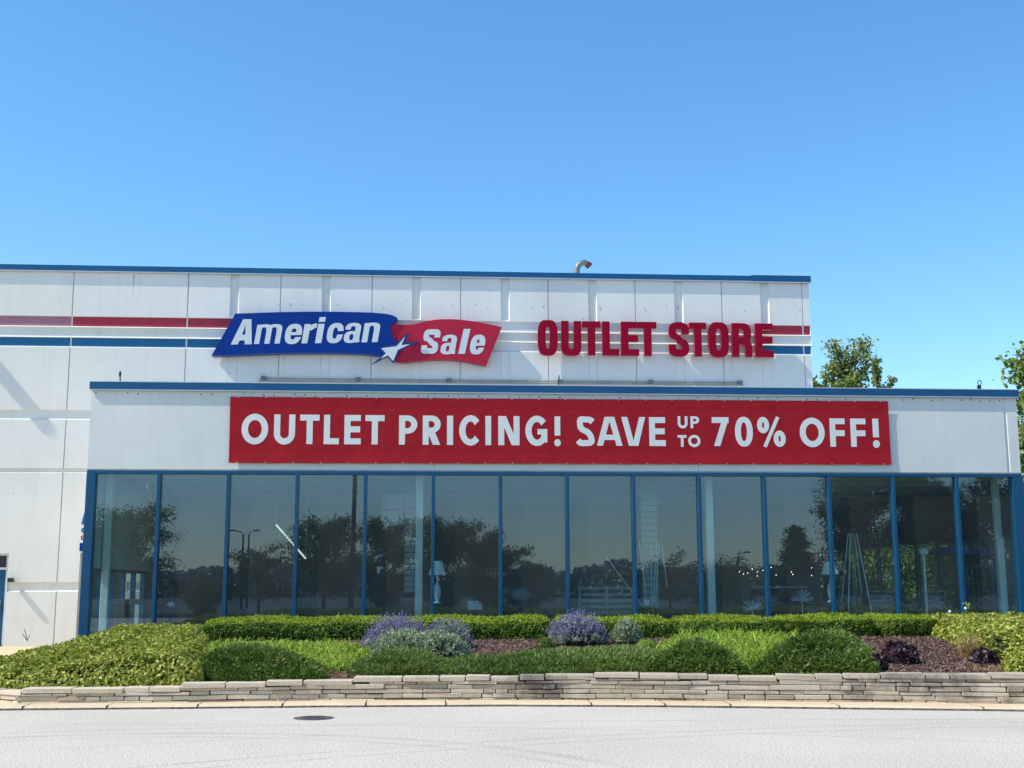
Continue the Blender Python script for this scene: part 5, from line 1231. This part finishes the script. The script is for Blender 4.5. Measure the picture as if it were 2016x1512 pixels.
# trees behind the store, right
def behind(px, ytop, Y, cr, label, seed, n, style='upright', mat='l_tree', leaf=(.32, .2), dens=1.0, limbs=9, group='trees behind the store'):
    p = at(px, ytop, Y); return tree('tree', label, (p[0], Y, -.06), (p[2]+.06)*(1.0 if style == 'round' else .98), cr, seed, n, leaf, mat, group, style, .3, (0, 0), dens, limbs)
behind(1664, 666, 26, 3.3, 'leafy pointed tree rising behind the coping right of the upper wall', 5, 9000, 'upright', 'l_treelt', (.19, .12), .75, 22)
behind(1612, 712, 24, 1.9, 'darker low tree squeezed against the upper wall edge', 9, 3600, 'round', 'l_tree', (.26, .16), .9, 10)
behind(1734, 684, 28, 2.2, 'sparse twiggy tree behind the coping with gaps of sky', 6, 2600, 'upright', 'l_treelt', (.18, .12), .5, 16)
behind(1772, 735, 30, 1.2, 'single tree tip just showing above the coping', 8, 1500, 'upright', 'l_tree', (.22, .14), .7, 9)
behind(2120, 720, 20, 3.6, 'big leafy tree at the right edge beside the front block', 12, 9000, 'round', 'l_tree', (.26, .17), 1.0, 16)
behind(2085, 880, 10, 2.4, 'lower leafy tree right of the glazed corner', 14, 6500, 'round', 'l_treelt', (.2, .13), 1.0, 12)
# greenery seen through the right hand glazing
def grove(x, y, h, cr, label, seed, n, mat='l_tree'): return tree('tree', label, (x, y, -.06), h, cr, seed, n, (.17, .12), mat, 'trees beside the glazed right side', 'round', .06, (0, 0), 1.7, 18)
GV = ((2040, 4, 3.4, 2.0, 'bushy shrub outside right of the blue corner post'), (1985, 9, 4.2, 2.2, 'bright bushy tree seen through the last right hand pane'), (1930, 14, 4.8, 2.4, 'bushy tree seen through the glass behind the egg chair'), (1868, 18, 5.0, 2.6, 'bushy tree seen through the glass behind the right slatted chair'), (1815, 21, 5.2, 2.6, 'bushy tree seen through the glass behind the post heater'), (1755, 23, 5.4, 2.7, 'bushy tree seen through the glass behind the left slatted chair'), (1700, 25, 5.6, 2.8, 'bushy tree seen through the glass behind the pyramid heater'), (1645, 28, 6.0, 3.0, 'bushy tree seen through the glass behind the right lamp shade'))
for i, (px, y, h, cr, lab) in enumerate(GV):
    grove(X(px, 1150, y), y, h, cr, lab, 31+i, 9000, 'l_treelt' if i in (0, 1, 2, 4) else 'l_tree')
# trees and lamps across the road, seen mirrored in the windows
def across(px, ytop, Ym, hw, label, seed, n, style='round', mat='l_far', leaf=(.2, .12), dens=1.0, limbs=10, th=.22):
    p = mir(px, ytop, Ym); cr = hw*(Ym-CAM[1])/F
    return tree('conifer' if mat == 'l_conif' else 'tree', label, (p[0], p[1], -.06), p[2]+.06, cr, seed, int(n*2.3), (leaf[0]*.72, leaf[1]*.75), mat, 'trees across the road mirrored in the windows', style, th, (0, 0), dens*1.35, limbs+7)
across(255, 1032, 42, 82, 'roadside tree mirrored in the first two window panes', 41, 6500)
across(180, 1060, 44, 60, 'roadside tree mirrored at the left corner post', 52, 4000)
across(400, 1165, 40, 45, 'low shrub mirrored at the bottom of the second pane', 42, 2600, th=.05)
across(510, 1090, 46, 62, 'sparse roadside tree mirrored left of the glowing streak', 43, 1900, 'spread', dens=.8)
across(640, 1042, 42, 72, 'roadside tree mirrored just left of the dark pole', 44, 5200)
across(760, 1048, 40, 66, 'roadside tree mirrored between the dark pole and second column', 45, 5600, th=.1)
across(870, 1046, 41, 75, 'dense roadside tree mirrored around the first lamp shade', 46, 7000, th=.1)
across(960, 1085, 40, 70, 'dense roadside tree mirrored above the price card', 47, 6000, th=.08)
across(1040, 1135, 39, 48, 'shrubby tree mirrored left of the pale bench', 48, 3200, th=.05)
across(1320, 1105, 45, 58, 'sparse shrubby tree mirrored behind the thin display poles', 49, 1700, 'spread', dens=.9)
across(1430, 1120, 46, 66, 'sparse shrubby tree mirrored under the string lights', 50, 2200, 'spread', dens=.9, th=.08)
across(1585, 1125, 44, 70, 'low shrub mirrored behind the starburst ornament', 53, 3000, th=.05)
across(1563, 1030, 43, 52, 'narrow conifer mirrored left of the right lamp shade', 54, 4200, 'cone', 'l_conif', (.22, .12), 1.2, 14, .1)
across(1690, 870, 40, 105, 'tall spreading conifer mirrored above the pyramid heater', 55, 12000, 'round', 'l_conif', (.26, .14), 1.0, 20, .12)
across(1800, 900, 44, 85, 'tall dark conifer mirrored behind the post heater', 56, 8000, 'cone', 'l_conif', (.26, .14), 1.3, 18, .1)
across(1870, 985, 41, 80, 'dark evergreen mirrored above the egg chair', 57, 8000, 'round', 'l_conif', (.24, .14), 1.0, 14, .08)
across(1975, 965, 42, 80, 'dark evergreen mirrored at the right corner post', 58, 8000, 'round', 'l_conif', (.24, .14), 1.0, 14, .08)
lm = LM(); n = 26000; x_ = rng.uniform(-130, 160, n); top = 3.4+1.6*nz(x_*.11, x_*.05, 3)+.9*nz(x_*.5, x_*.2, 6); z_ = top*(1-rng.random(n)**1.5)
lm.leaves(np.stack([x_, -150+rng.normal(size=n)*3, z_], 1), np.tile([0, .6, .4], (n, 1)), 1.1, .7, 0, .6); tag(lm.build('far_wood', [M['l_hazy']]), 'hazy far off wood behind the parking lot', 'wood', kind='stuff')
# utility pole and street lamps across the road
p0, p1 = mir(701, 900, 30), mir(692, 1170, 30)
m_ = MB(); dirn = (p1-p0)/(p1[2]-p0[2]); m_.tube([p0+dirn*(-.1-p0[2]), p0, p0+dirn*6.0], [.13, .10, .08], 10); tag(m_.build('utility_pole', M['pole'], None, smooth=True), 'dark leaning utility pole across the road mirrored in the fourth pane', 'pole')
def street_lamp(px, ytop, Ym, arms, label):
    p = mir(px, ytop, Ym); s_ = (Ym-CAM[1])/F; t_ = thing('street_lamp', label, 'street lamp', (p[0], p[1], -.06), 'street lamps across the road')
    m_ = MB(); m_.tube([(p[0], p[1], -.06), (p[0], p[1], p[2]-.3)], [.10, .06], 8); m_.build('post', M['darkmetal'], t_)
    for a in arms:
        m_ = MB(); e = np.array([p[0]+a*s_, p[1], p[2]]); m_.tube([(p[0], p[1], p[2]-.3), (p[0]+a*s_*.25, p[1], p[2]-.08), e], .035, 6); arm = m_.build('arm', M['darkmetal'], t_)
        m_ = MB(); m_.bevbox(e[0]-.25, e[0]+.25, e[1]-.12, e[1]+.12, e[2]-.05, e[2]+.06, .03); m_.build('lamp_head', M['galv'], arm)
street_lamp(477, 1045, 62, (-20,), 'left of two thin street lamps mirrored in the third pane')
street_lamp(488, 1045, 66, (14,), 'right of two thin street lamps mirrored in the third pane')
street_lamp(1451, 1088, 60, (18,), 'lone street lamp mirrored left of the string lights')

# ------------------------------------------------------------------ light
sv = Vector((-math.sin(R(76))*math.cos(R(48)), -math.cos(R(76))*math.cos(R(48)), math.sin(R(48))))
sd = bpy.data.lights.new('sun', 'SUN'); sd.energy = 5.0; sd.angle = R(.53); sd.color = (1, .935, .81)
so_ = bpy.data.objects.new('sun', sd); col.objects.link(so_); so_.rotation_euler = sv.to_track_quat('Z', 'Y').to_euler(); so_.location = (-30, -20, 40)
w = bpy.data.worlds.new('World'); C.world = w; w.use_nodes = True; nt = w.node_tree
sky = nt.nodes.new('ShaderNodeTexSky'); sky.sky_type = 'NISHITA'; sky.sun_disc = False; sky.sun_elevation = R(48); sky.sun_rotation = R(256)
sky.air_density = 1.0; sky.dust_density = .3; sky.ozone_density = 4.0; sky.altitude = 0
hs_ = nt.nodes.new('ShaderNodeHueSaturation'); hs_.inputs['Hue'].default_value = .495; hs_.inputs['Saturation'].default_value = 1.2; hs_.inputs['Value'].default_value = 1.55
nt.links.new(sky.outputs[0], hs_.inputs['Color']); nt.links.new(hs_.outputs[0], nt.nodes['Background'].inputs[0]); nt.nodes['Background'].inputs[1].default_value = .15
C.view_settings.view_transform = 'Standard'; C.view_settings.look = 'None'; C.view_settings.exposure = 0
C.render.engine = 'CYCLES'
C.cycles.use_denoising = True; C.cycles.denoiser = 'OPENIMAGEDENOISE'; C.cycles.denoising_input_passes = 'RGB_ALBEDO_NORMAL'
C.cycles.max_bounces = 8; C.cycles.transparent_max_bounces = 12; C.cycles.diffuse_bounces = 3; C.cycles.glossy_bounces = 3
C.cycles.caustics_reflective = False; C.cycles.caustics_refractive = False
C.render.resolution_x = 1024; C.render.resolution_y = 768
